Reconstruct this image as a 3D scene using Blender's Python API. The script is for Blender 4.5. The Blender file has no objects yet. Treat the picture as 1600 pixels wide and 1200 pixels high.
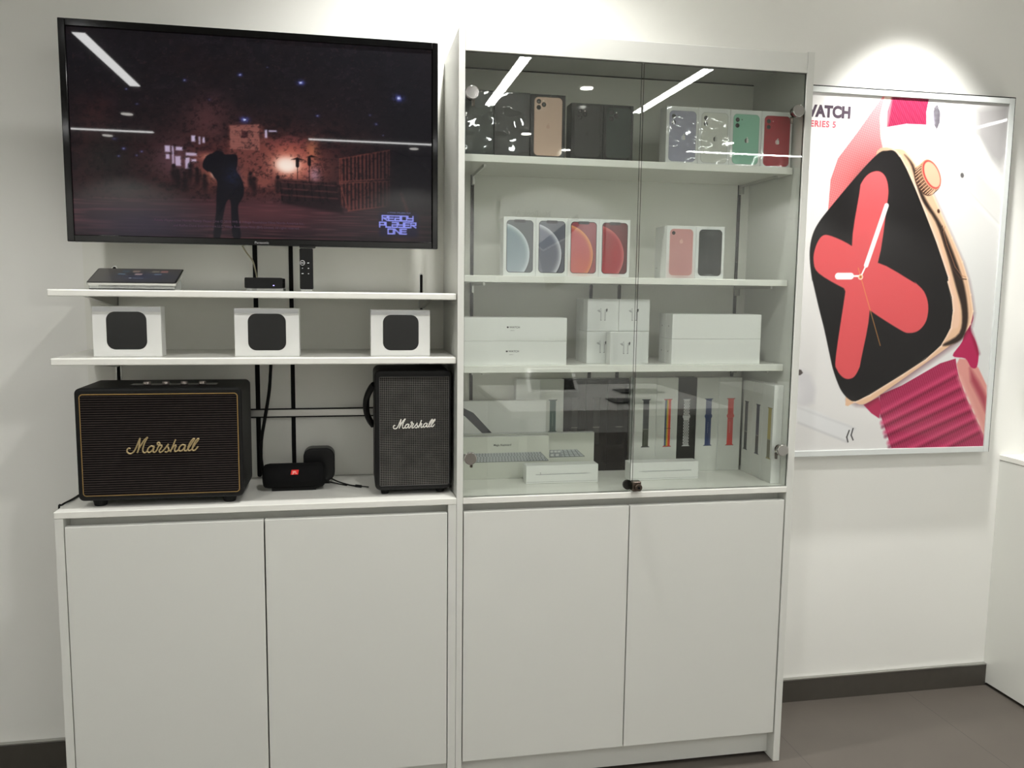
import bpy, bmesh, math, random
import numpy as np
from mathutils import Vector, Matrix
random.seed(7); rng = np.random.default_rng(7)
SC = bpy.context.scene; COL = SC.collection
PI = math.pi

# ---------------------------------------------------------------- camera, exposure, world
cam = bpy.data.cameras.new('camera'); camo = bpy.data.objects.new('camera', cam); COL.objects.link(camo)
cam.sensor_fit = 'HORIZONTAL'; cam.sensor_width = 36.0; cam.lens = 36.0 * 1305.41 / 1600.0; cam.clip_start = .02
YAW, PITCH, ROLL = .1911, -.1124, .0122
fw = Vector((math.sin(YAW)*math.cos(PITCH), math.cos(YAW)*math.cos(PITCH), math.sin(PITCH)))
r0 = Vector((math.cos(YAW), -math.sin(YAW), 0)); u0 = r0.cross(fw)
rt = r0*math.cos(ROLL) + u0*math.sin(ROLL); up = u0*math.cos(ROLL) - r0*math.sin(ROLL)
camo.matrix_world = Matrix(((rt.x, up.x, -fw.x, -.2791), (rt.y, up.y, -fw.y, -2.2183), (rt.z, up.z, -fw.z, 1.4277), (0, 0, 0, 1)))
SC.camera = camo
SC.view_settings.view_transform = 'Standard'; SC.view_settings.look = 'None'
SC.view_settings.gamma = 1.0; SC.view_settings.use_curve_mapping = False
EXPO = 0.0
SC.view_settings.exposure = EXPO
world = bpy.data.worlds.new('world'); SC.world = world; world.use_nodes = True
world.node_tree.nodes['Background'].inputs[0].default_value = (.75, .8, .78, 1)
world.node_tree.nodes['Background'].inputs[1].default_value = .05
# light strengths (the lamps themselves are built below)
STRIP_L = 48.0      # LED strips, radiance
DOWN_MID_W = 36.0    # round downlights out in the room

# ---------------------------------------------------------------- helpers
def lin(c):
    return tuple((x/12.92 if x <= .04045 else ((x+.055)/1.055)**2.4) for x in c)
def rgb(r, g, b): return lin((r/255, g/255, b/255))
MATS = {}
def mat(name, col, rough=.5, metal=0., spec=.5, coat=0., coat_r=.05, bump=None, mottle=None, trans=0., alpha=1.):
    m = bpy.data.materials.new(name); m.use_nodes = True; nt = m.node_tree; b = nt.nodes['Principled BSDF']
    b.inputs['Base Color'].default_value = (*col, 1); b.inputs['Roughness'].default_value = rough
    b.inputs['Metallic'].default_value = metal; b.inputs['Specular IOR Level'].default_value = spec
    b.inputs['Coat Weight'].default_value = coat; b.inputs['Coat Roughness'].default_value = coat_r
    b.inputs['Transmission Weight'].default_value = trans
    tc = nt.nodes.new('ShaderNodeTexCoord')
    if bump:
        n = nt.nodes.new('ShaderNodeTexNoise'); n.inputs['Scale'].default_value = bump[0]; n.inputs['Detail'].default_value = bump[3] if len(bump) > 3 else 4
        bp = nt.nodes.new('ShaderNodeBump'); bp.inputs['Strength'].default_value = bump[1]; bp.inputs['Distance'].default_value = bump[2]
        nt.links.new(tc.outputs['Object'], n.inputs['Vector']); nt.links.new(n.outputs['Fac'], bp.inputs['Height'])
        nt.links.new(bp.outputs['Normal'], b.inputs['Normal'])
        if coat: nt.links.new(bp.outputs['Normal'], b.inputs['Coat Normal'])
    if mottle:
        n = nt.nodes.new('ShaderNodeTexNoise'); n.inputs['Scale'].default_value = mottle[0]; n.inputs['Detail'].default_value = 6
        mx = nt.nodes.new('ShaderNodeMix'); mx.data_type = 'RGBA'
        mx.inputs['A'].default_value = (*[c*(1-mottle[1]) for c in col], 1); mx.inputs['B'].default_value = (*[min(1, c*(1+mottle[1])) for c in col], 1)
        nt.links.new(tc.outputs['Object'], n.inputs['Vector']); nt.links.new(n.outputs['Fac'], mx.inputs['Factor'])
        nt.links.new(mx.outputs['Result'], b.inputs['Base Color'])
    MATS[name] = m
    return m
def emis(name, col, s):
    m = bpy.data.materials.new(name); m.use_nodes = True; nt = m.node_tree; nt.nodes.clear()
    o = nt.nodes.new('ShaderNodeOutputMaterial'); e = nt.nodes.new('ShaderNodeEmission')
    e.inputs[0].default_value = (*col, 1); e.inputs[1].default_value = s; nt.links.new(e.outputs[0], o.inputs[0])
    return m

wall_paint = mat('wall_paint', rgb(238, 238, 233), .75, bump=(260, .05, .002))
panel_white = mat('panel_white', rgb(234, 234, 226), .6, bump=(300, .03, .001))
laminate = mat('white_laminate', rgb(222, 223, 217), .32, bump=(40, .02, .001))
laminate_top = mat('white_worktop', rgb(238, 238, 231), .22)
ceiling_paint = mat('ceiling_paint', rgb(205, 205, 200), .9)
floor_mat = mat('grey_floor_tile', rgb(92, 86, 79), .5)
skirting = mat('dark_skirting', rgb(72, 68, 62), .45, mottle=(30, .15))
steel = mat('brushed_steel', rgb(190, 190, 186), .28, 1.)
chrome = mat('chrome', rgb(200, 198, 196), .08, 1.)
dark_chrome = mat('nickel', rgb(120, 108, 100), .2, 1.)
black_gap = mat('black_channel', rgb(7, 7, 7), .7, spec=.2)
black_plastic = mat('black_plastic', rgb(7, 7, 8), .35, spec=.3)
black_gloss = mat('black_gloss', rgb(5, 5, 6), .08, spec=.3)
black_vinyl = mat('black_vinyl', rgb(12, 12, 12), .5, spec=.3, bump=(900, .35, .0006))
rubber = mat('black_rubber', rgb(8, 8, 8), .7, spec=.3)
white_card = mat('white_carton', rgb(232, 233, 230), .35)
grey_card = mat('grey_carton_line', rgb(150, 152, 150), .5)  # grey of the thin line along the stylus box fronts
black_card = mat('black_carton', rgb(8, 8, 9), .3, spec=.3)
white_plastic = mat('white_plastic', rgb(235, 235, 232), .3)
red_plastic = mat('red_badge', rgb(240, 40, 36), .4)
brass = mat('brass', rgb(196, 160, 98), .35, .6)
cream_metal = mat('cream_badge', rgb(238, 236, 228), .4)
gold_badge = mat('gold_badge', rgb(176, 156, 114), .4, .2)
text_black = mat('black_ink', rgb(40, 38, 40), .6)
text_dark = mat('dark_ink', rgb(62, 46, 62), .6)
text_red = mat('red_ink', rgb(200, 84, 100), .6)
text_grey = mat('grey_ink', rgb(120, 120, 120), .6)
knob_metal = mat('knob_metal', rgb(165, 155, 150), .3, .7)

# floor tiles: square joints
def tile_floor(m):
    nt = m.node_tree; b = nt.nodes['Principled BSDF']; tc = nt.nodes.new('ShaderNodeTexCoord')
    br = nt.nodes.new('ShaderNodeTexBrick'); br.offset = 0; br.squash = 1
    br.inputs['Scale'].default_value = 1.0; br.inputs['Brick Width'].default_value = .6; br.inputs['Row Height'].default_value = .6
    br.inputs['Mortar Size'].default_value = .0016; br.inputs['Color1'].default_value = (*rgb(92, 86, 79), 1)
    br.inputs['Color2'].default_value = (*rgb(90, 84, 77), 1); br.inputs['Mortar'].default_value = (*rgb(74, 69, 64), 1)
    mp = nt.nodes.new('ShaderNodeMapping'); mp.inputs['Location'].default_value = (.12, .22, 0)
    n = nt.nodes.new('ShaderNodeTexNoise'); n.inputs['Scale'].default_value = 5; n.inputs['Detail'].default_value = 8
    mx = nt.nodes.new('ShaderNodeMix'); mx.data_type = 'RGBA'; mx.blend_type = 'MULTIPLY'; mx.inputs['Factor'].default_value = .25
    nt.links.new(tc.outputs['Object'], mp.inputs[0]); nt.links.new(mp.outputs[0], br.inputs['Vector']); nt.links.new(tc.outputs['Object'], n.inputs['Vector'])
    nt.links.new(br.outputs['Color'], mx.inputs['A']); nt.links.new(n.outputs['Fac'], mx.inputs['B']); nt.links.new(mx.outputs['Result'], b.inputs['Base Color'])
tile_floor(floor_mat)

def glass_material():
    # clear float glass: transmits directly, mirrors by Schlick's law from either side
    m = bpy.data.materials.new('clear_glass'); m.use_nodes = True; nt = m.node_tree; nt.nodes.clear()
    o = nt.nodes.new('ShaderNodeOutputMaterial'); t = nt.nodes.new('ShaderNodeBsdfTransparent'); g = nt.nodes.new('ShaderNodeBsdfGlossy')
    t.inputs[0].default_value = (.952, .968, .955, 1); g.inputs['Roughness'].default_value = .0; g.inputs[0].default_value = (1, 1, 1, 1)
    lw = nt.nodes.new('ShaderNodeLayerWeight'); lw.inputs[0].default_value = .5
    p = nt.nodes.new('ShaderNodeMath'); p.operation = 'POWER'; p.inputs[1].default_value = 5
    ml = nt.nodes.new('ShaderNodeMath'); ml.operation = 'MULTIPLY_ADD'; ml.inputs[1].default_value = .95; ml.inputs[2].default_value = .048
    mx = nt.nodes.new('ShaderNodeMixShader')
    nt.links.new(lw.outputs['Facing'], p.inputs[0]); nt.links.new(p.outputs[0], ml.inputs[0]); nt.links.new(ml.outputs[0], mx.inputs[0])
    nt.links.new(t.outputs[0], mx.inputs[1]); nt.links.new(g.outputs[0], mx.inputs[2]); nt.links.new(mx.outputs[0], o.inputs[0])
    return m
glass = glass_material()
glass_edge = mat('glass_edge', rgb(38, 48, 38), .2)
acrylic = mat('acrylic', rgb(215, 218, 214), .1, trans=.7)

def striped_cloth():
    m = mat('corded_grille_cloth', rgb(26, 22, 22), .9, spec=.15); nt = m.node_tree; b = nt.nodes['Principled BSDF']
    tc = nt.nodes.new('ShaderNodeTexCoord'); w = nt.nodes.new('ShaderNodeTexWave'); w.bands_direction = 'Z'; w.wave_type = 'BANDS'
    w.inputs['Scale'].default_value = 52.; w.inputs['Distortion'].default_value = .25; w.inputs['Detail'].default_value = 1; w.inputs['Detail Scale'].default_value = 30
    cr = nt.nodes.new('ShaderNodeValToRGB'); cr.color_ramp.elements[0].position = .35; cr.color_ramp.elements[0].color = (*rgb(9, 7, 7), 1)
    cr.color_ramp.elements[1].position = .98; cr.color_ramp.elements[1].color = (*rgb(70, 61, 58), 1)
    n = nt.nodes.new('ShaderNodeTexNoise'); n.inputs['Scale'].default_value = 60
    mx = nt.nodes.new('ShaderNodeMix'); mx.data_type = 'RGBA'; mx.blend_type = 'MULTIPLY'; mx.inputs['Factor'].default_value = .5
    bp = nt.nodes.new('ShaderNodeBump'); bp.inputs['Strength'].default_value = .6; bp.inputs['Distance'].default_value = .002
    nt.links.new(tc.outputs['Object'], w.inputs['Vector']); nt.links.new(w.outputs['Fac'], cr.inputs[0]); nt.links.new(tc.outputs['Object'], n.inputs['Vector'])
    nt.links.new(cr.outputs[0], mx.inputs['A']); nt.links.new(n.outputs['Fac'], mx.inputs['B']); nt.links.new(mx.outputs['Result'], b.inputs['Base Color'])
    nt.links.new(w.outputs['Fac'], bp.inputs['Height']); nt.links.new(bp.outputs[0], b.inputs['Normal'])
    return m
def woven_cloth():
    m = mat('woven_grille_cloth', rgb(40, 38, 38), .9, spec=.15); nt = m.node_tree; b = nt.nodes['Principled BSDF']
    tc = nt.nodes.new('ShaderNodeTexCoord'); mp = nt.nodes.new('ShaderNodeMapping'); mp.inputs['Rotation'].default_value = (0, PI/4, 0)
    mp.inputs['Location'].default_value = (0, .0007, 0)
    ck = nt.nodes.new('ShaderNodeTexChecker'); ck.inputs['Scale'].default_value = 290
    ck.inputs['Color1'].default_value = (*rgb(8, 8, 8), 1); ck.inputs['Color2'].default_value = (*rgb(118, 115, 112), 1)
    n = nt.nodes.new('ShaderNodeTexNoise'); n.inputs['Scale'].default_value = 25
    mx = nt.nodes.new('ShaderNodeMix'); mx.data_type = 'RGBA'; mx.blend_type = 'MULTIPLY'; mx.inputs['Factor'].default_value = .6
    nt.links.new(tc.outputs['Object'], mp.inputs[0]); nt.links.new(mp.outputs[0], ck.inputs['Vector']); nt.links.new(tc.outputs['Object'], n.inputs['Vector'])
    nt.links.new(ck.outputs[0], mx.inputs['A']); nt.links.new(n.outputs['Fac'], mx.inputs['B']); nt.links.new(mx.outputs['Result'], b.inputs['Base Color'])
    return m
corded = striped_cloth(); woven = woven_cloth()

def paint_material(name, rough=.4, coat=0., emit=0., bump=None, coat_r=.04, spec=.5):
    m = mat(name, (.5, .5, .5), rough, spec=spec, coat=coat, coat_r=coat_r, bump=bump); nt = m.node_tree; b = nt.nodes['Principled BSDF']
    a = nt.nodes.new('ShaderNodeAttribute'); a.attribute_name = 'Col'
    if emit:
        b.inputs['Base Color'].default_value = (.004, .004, .005, 1); nt.links.new(a.outputs['Color'], b.inputs['Emission Color']); b.inputs['Emission Strength'].default_value = emit
    else: nt.links.new(a.outputs['Color'], b.inputs['Base Color'])
    return m
print_matt = paint_material('printed_card', .35, spec=.3)
print_poster = paint_material('printed_poster', .5, coat=.45, coat_r=.02, spec=.15)
print_film = paint_material('printed_card_in_film', .25, coat=1., coat_r=.03, bump=(14, 1.0, .0048, 1.4), spec=.2)
print_film_smooth = paint_material('printed_card_in_tight_film', .25, coat=1., coat_r=.03, bump=(9, 1.0, .0020, 1.0), spec=.2)
print_black = paint_material('printed_black_card', .15, spec=.22)
for _m in (print_film,): _m.node_tree.nodes['Principled BSDF'].inputs['Coat IOR'].default_value = 1.9
screen_mat = paint_material('lit_screen', .02, coat=0., emit=1.0, spec=.16)

ORG = {}                     # world origin of every thing and part
def thing(name, label, cat, loc=(0, 0, 0), group=None, rotz=0.):
    o = bpy.data.objects.new(name, None); COL.objects.link(o); o.location = loc; o.rotation_euler = (0, 0, rotz); o.empty_display_size = .05
    o['label'] = label; o['category'] = cat
    if group: o['group'] = group
    ORG[o.name] = Vector(loc); return o
def obj(name, bm, m, parent=None, label=None, world=True, smooth=False):
    """links bm as one mesh object; coordinates are in world space unless world=False (then local to the parent thing)"""
    me = bpy.data.meshes.new(name)
    if parent is not None and world: bmesh.ops.translate(bm, verts=bm.verts, vec=-ORG[parent.name])
    bm.normal_update()
    if smooth:
        for f in bm.faces: f.smooth = True
    bm.to_mesh(me); bm.free()
    for mm in (m if isinstance(m, (list, tuple)) else [m]): me.materials.append(mm)
    o = bpy.data.objects.new(name, me); COL.objects.link(o)
    if parent is not None: o.parent = parent; ORG[o.name] = ORG[parent.name]
    if label: o['label'] = label
    return o
def single(name, bm, m, label, cat, group=None, smooth=False, origin=None):
    if origin is not None: bmesh.ops.translate(bm, verts=bm.verts, vec=-Vector(origin))
    o = obj(name, bm, m, None, label, smooth=smooth); o['category'] = cat
    if group: o['group'] = group
    if origin is not None: o.location = origin
    ORG[o.name] = Vector(origin) if origin is not None else Vector((0, 0, 0)); return o
def struct(name, bm, m):
    o = obj(name, bm, m); o['kind'] = 'structure'; return o
def B(): return bmesh.new()
def box(bm, x0, x1, y0, y1, z0, z1, bev=0., seg=2, mi=0):
    r = bmesh.ops.create_cube(bm, size=1)['verts']
    for v in r: v.co = Vector(((x0+x1)/2+v.co.x*(x1-x0), (y0+y1)/2+v.co.y*(y1-y0), (z0+z1)/2+v.co.z*(z1-z0)))
    fs = list({f for v in r for f in v.link_faces})
    for f in fs: f.material_index = mi
    if bev:
        es = list({e for f in fs for e in f.edges})
        bmesh.ops.bevel(bm, geom=es, offset=bev, segments=seg, profile=.5, affect='EDGES', clamp_overlap=True)
    return bm
def bx(*a, **k): return box(B(), *a, **k)
def rr_pts(x0, x1, z0, z1, r, n=6):
    out = []
    for cx, cz, a0 in ((x1-r, z1-r, 0), (x0+r, z1-r, PI/2), (x0+r, z0+r, PI), (x1-r, z0+r, 3*PI/2)):
        for i in range(n+1):
            a = a0+PI/2*i/n; out.append((cx+r*math.cos(a), cz+r*math.sin(a)))
    return out
def prism_xz(bm, pts, y0, y1, bev=0.):
    """outline in the x-z plane, pushed from y0 to y1"""
    a = [bm.verts.new((x, y0, z)) for x, z in pts]; b = [bm.verts.new((x, y1, z)) for x, z in pts]
    f1 = bm.faces.new(a); f2 = bm.faces.new(b[::-1]); n = len(pts); new = [f1, f2]
    for i in range(n): new.append(bm.faces.new((a[i], b[i], b[(i+1) % n], a[(i+1) % n])))
    bmesh.ops.recalc_face_normals(bm, faces=new)
    if bev:
        es = [e for e in f1.edges]
        bmesh.ops.bevel(bm, geom=es, offset=bev, segments=3, profile=.5, affect='EDGES')
    return bm
def rslab(x0, x1, z0, z1, y0, y1, r, bev=0., n=6): return prism_xz(B(), rr_pts(x0, x1, z0, z1, r, n), y0, y1, bev)
def cyl(bm, p0, p1, r0, r1=None, seg=24, bev=0.):
    r1 = r0 if r1 is None else r1; p0 = Vector(p0); p1 = Vector(p1); d = (p1-p0).normalized()
    q = d.to_track_quat('Z', 'Y').to_matrix().to_4x4()
    g = bmesh.ops.create_cone(bm, cap_ends=True, cap_tris=False, segments=seg, radius1=r0, radius2=r1, depth=(p1-p0).length, matrix=Matrix.Translation((p0+p1)/2) @ q)
    if bev:
        es = [e for e in {e for v in g['verts'] for e in v.link_edges} if any(len(f.verts) > 4 for f in e.link_faces)]
        bmesh.ops.bevel(bm, geom=es, offset=bev, segments=3, profile=.5, affect='EDGES')
    return bm
def smooth_path(pts, n=6):
    P = [Vector(p) for p in pts]; out = []
    for i in range(len(P)-1):
        a = P[max(i-1, 0)]; b = P[i]; c = P[i+1]; d = P[min(i+2, len(P)-1)]
        for k in range(n):
            t = k/n; out.append(.5*((2*b)+(c-a)*t+(2*a-5*b+4*c-d)*t*t+(3*b-a-3*c+d)*t**3))
    out.append(P[-1]); return out
def tube(bm, pts, r, seg=10, n=6):
    P = smooth_path(pts, n) if len(pts) > 2 else [Vector(p) for p in pts]; rings = []
    for i, p in enumerate(P):
        d = (P[min(i+1, len(P)-1)]-P[max(i-1, 0)]).normalized(); q = d.to_track_quat('Z', 'Y')
        rr = r(i/(len(P)-1)) if callable(r) else r
        rings.append([bm.verts.new(p+q @ Vector((rr*math.cos(2*PI*k/seg), rr*math.sin(2*PI*k/seg), 0))) for k in range(seg)])
    for a, b in zip(rings, rings[1:]):
        for k in range(seg): bm.faces.new((a[k], a[(k+1) % seg], b[(k+1) % seg], b[k]))
    bm.faces.new(rings[0][::-1]); bm.faces.new(rings[-1]); return bm
def text_mesh(s, height, x, y, z, bold=0., align='LEFT', sx=1., ext=.0004, space=1., face='front', mirror=False):
    """lettering standing in the x-z plane, facing -y; height = capital height"""
    cu = bpy.data.curves.new('t', 'FONT'); cu.body = s; cu.size = height/.69; cu.align_x = align; cu.extrude = ext; cu.offset = bold; cu.space_character = space
    ob = bpy.data.objects.new('t', cu); me = ob.to_mesh(); bm = B(); bm.from_mesh(me); ob.to_mesh_clear()
    bpy.data.objects.remove(ob); bpy.data.curves.remove(cu)
    for v in bm.verts:
        a, b, c = v.co
        if face == 'front': v.co = Vector((x+a*sx, y-c, z+b))
        elif face == 'back': v.co = Vector((x-a*sx, y+c, z+b))
        elif face == 'left': v.co = Vector((y-c, x-a*sx, z+b))
    return bm

# ---------------------------------------------------------------- painting on a fine grid (printed pictures)
def closed(pts, n=5):
    """closed smooth curve through the points"""
    P = np.array(pts, float); N = len(P); out = []
    for i in range(N):
        a, b, c, d = P[i-1], P[i], P[(i+1) % N], P[(i+2) % N]
        for k in range(n):
            t = k/n; out.append(.5*((2*b)+(c-a)*t+(2*a-5*b+4*c-d)*t*t+(3*b-a-3*c+d)*t**3))
    return [tuple(p) for p in out]
class Canvas:
    def __init__(s, w, h, nx, nz, base=(1, 1, 1)):
        s.w, s.h, s.nx, s.nz = w, h, nx, nz
        s.X, s.Z = np.meshgrid(np.linspace(0, w, nx), np.linspace(0, h, nz)); s.c = np.empty((nz, nx, 3)); s.c[:] = base; s.px = w/nx
    def mix(s, a, col):
        a = np.clip(a, 0, 1)[..., None]; s.c = s.c*(1-a)+np.asarray(col)*a
    def sd(s, pts, X=None, Z=None):
        X = s.X if X is None else X; Z = s.Z if Z is None else Z; P = np.array(pts, float); n = len(P)
        d = np.full(X.shape, 1e9); ins = np.zeros(X.shape, bool)
        for i in range(n):
            ax, az = P[i]; bx_, bz = P[(i+1) % n]; ex, ez = bx_-ax, bz-az; L = ex*ex+ez*ez+1e-12
            t = np.clip(((X-ax)*ex+(Z-az)*ez)/L, 0, 1); d = np.minimum(d, np.hypot(X-ax-t*ex, Z-az-t*ez))
            if abs(ez) > 1e-9:
                c = ((az > Z) != (bz > Z)) & (X < ex*(Z-az)/ez+ax); ins ^= c
        return np.where(ins, -d, d)
    def poly(s, pts, col, a=1., soft=None, rnd=0.):
        soft = soft or s.px*.7; d = s.sd(pts)-rnd; m = np.clip(.5-d/(2*soft), 0, 1)*a
        s.mix(m, col); return m
    def line(s, p, q, r, col, a=1., soft=None, r2=None):
        soft = soft or s.px*.7; ex, ez = q[0]-p[0], q[1]-p[1]; L = ex*ex+ez*ez+1e-12
        t = np.clip(((s.X-p[0])*ex+(s.Z-p[1])*ez)/L, 0, 1); rr = r if r2 is None else r+(r2-r)*t
        d = np.hypot(s.X-p[0]-t*ex, s.Z-p[1]-t*ez)-rr; s.mix(np.clip(.5-d/(2*soft), 0, 1)*a, col)
    def ell(s, x, z, rx, rz, col, a=1., rot=0., soft=None):
        soft = soft or s.px*.7; c, k = math.cos(rot), math.sin(rot); X = (s.X-x)*c+(s.Z-z)*k; Z = -(s.X-x)*k+(s.Z-z)*c
        q = np.hypot(X/rx, Z/rz); d = (q-1)*min(rx, rz); s.mix(np.clip(.5-d/(2*soft), 0, 1)*a, col)
    def glow(s, x, z, rx, rz, col, a=1., p=1.):
        q = ((s.X-x)/rx)**2+((s.Z-z)/rz)**2; s.mix(np.exp(-q**p)*a, col)
    def rrect(s, x0, x1, z0, z1, r, col, a=1., soft=None):
        soft = soft or s.px*.7; X = np.abs(s.X-(x0+x1)/2)-(x1-x0)/2+r; Z = np.abs(s.Z-(z0+z1)/2)-(z1-z0)/2+r
        d = np.hypot(np.maximum(X, 0), np.maximum(Z, 0))+np.minimum(np.maximum(X, Z), 0)-r; m = np.clip(.5-d/(2*soft), 0, 1)*a
        s.mix(m, col); return m
    def noise(s, sx, sz, seed=0):
        g = np.random.default_rng(seed); a = g.random((int(s.h/sz)+3, int(s.w/sx)+3)); x = s.X/sx; z = s.Z/sz; i = x.astype(int); j = z.astype(int)
        fx = x-i; fz = z-j; fx = fx*fx*(3-2*fx); fz = fz*fz*(3-2*fz)
        return (a[j, i]*(1-fx)+a[j, i+1]*fx)*(1-fz)+(a[j+1, i]*(1-fx)+a[j+1, i+1]*fx)*fz
    def apple(s, x, z, r, col, a=1.):
        """small bitten-fruit emblem"""
        m = np.zeros_like(s.X); k = s.px*.6
        f = lambda d: np.clip(.5-d/(2*k), 0, 1)
        b = np.maximum(f(np.hypot((s.X-x+.32*r)/.72, (s.Z-z)/1.)-r), f(np.hypot((s.X-x-.32*r)/.72, (s.Z-z)/1.)-r))
        b = np.minimum(b, 1-f(np.hypot(s.X-x-1.25*r, s.Z-z-.15*r)-.48*r))
        leaf = f(np.hypot((s.X-x-.15*r)*1.+(s.Z-z-1.35*r)*-.7, (s.Z-z-1.35*r)*.8)-.28*r)
        s.mix(np.maximum(b, leaf)*a, col)
    def build(s, name, m, parent, x0, z0, y, label=None, outline=None, world=True, lift=.0, rotface=None):
        """a sheet facing -y whose lower left corner is (x0, y, z0); canvas units are millimetres"""
        nx, nz = s.nx, s.nz; me = bpy.data.meshes.new(name); o3 = ORG[parent.name] if (parent is not None and world) else Vector((0, 0, 0))
        co = np.empty((nz, nx, 3)); 
        if rotface == 'left':
            co[..., 0] = y-o3.x; co[..., 1] = x0-s.X/1000-o3.y; co[..., 2] = z0+s.Z/1000-o3.z
        elif rotface == 'back':
            co[..., 0] = x0-s.X/1000-o3.x; co[..., 1] = y-o3.y; co[..., 2] = z0+s.Z/1000-o3.z
        elif rotface == 'top':
            co[..., 0] = x0+s.X/1000-o3.x; co[..., 1] = y+s.Z/1000-o3.y; co[..., 2] = z0-o3.z
        else:
            co[..., 0] = x0+s.X/1000-o3.x; co[..., 1] = y-o3.y; co[..., 2] = z0+s.Z/1000-o3.z
        idx = np.arange(nx*nz).reshape(nz, nx); q = np.stack([idx[:-1, :-1], idx[:-1, 1:], idx[1:, 1:], idx[1:, :-1]], -1).reshape(-1, 4)
        me.vertices.add(nx*nz); me.vertices.foreach_set('co', co.reshape(-1).astype(np.float32))
        me.loops.add(q.size); me.loops.foreach_set('vertex_index', q.reshape(-1).astype(np.int32))
        me.polygons.add(len(q)); me.polygons.foreach_set('loop_start', np.arange(0, q.size, 4, dtype=np.int32))
        me.update(calc_edges=True); me.validate()
        at = me.color_attributes.new('Col', 'FLOAT_COLOR', 'POINT'); c = np.clip(s.c, 0, 1); c = np.where(c <= .04045, c/12.92, ((c+.055)/1.055)**2.4)
        at.data.foreach_set('color', np.concatenate([c.reshape(-1, 3), np.ones((nx*nz, 1))], 1).reshape(-1).astype(np.float32))
        me.materials.append(m); ob = bpy.data.objects.new(name, me); COL.objects.link(ob)
        if parent is not None: ob.parent = parent; ORG[ob.name] = ORG[parent.name]
        if label: ob['label'] = label
        return ob
def C8(r, g, b): return (r/255, g/255, b/255)
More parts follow.
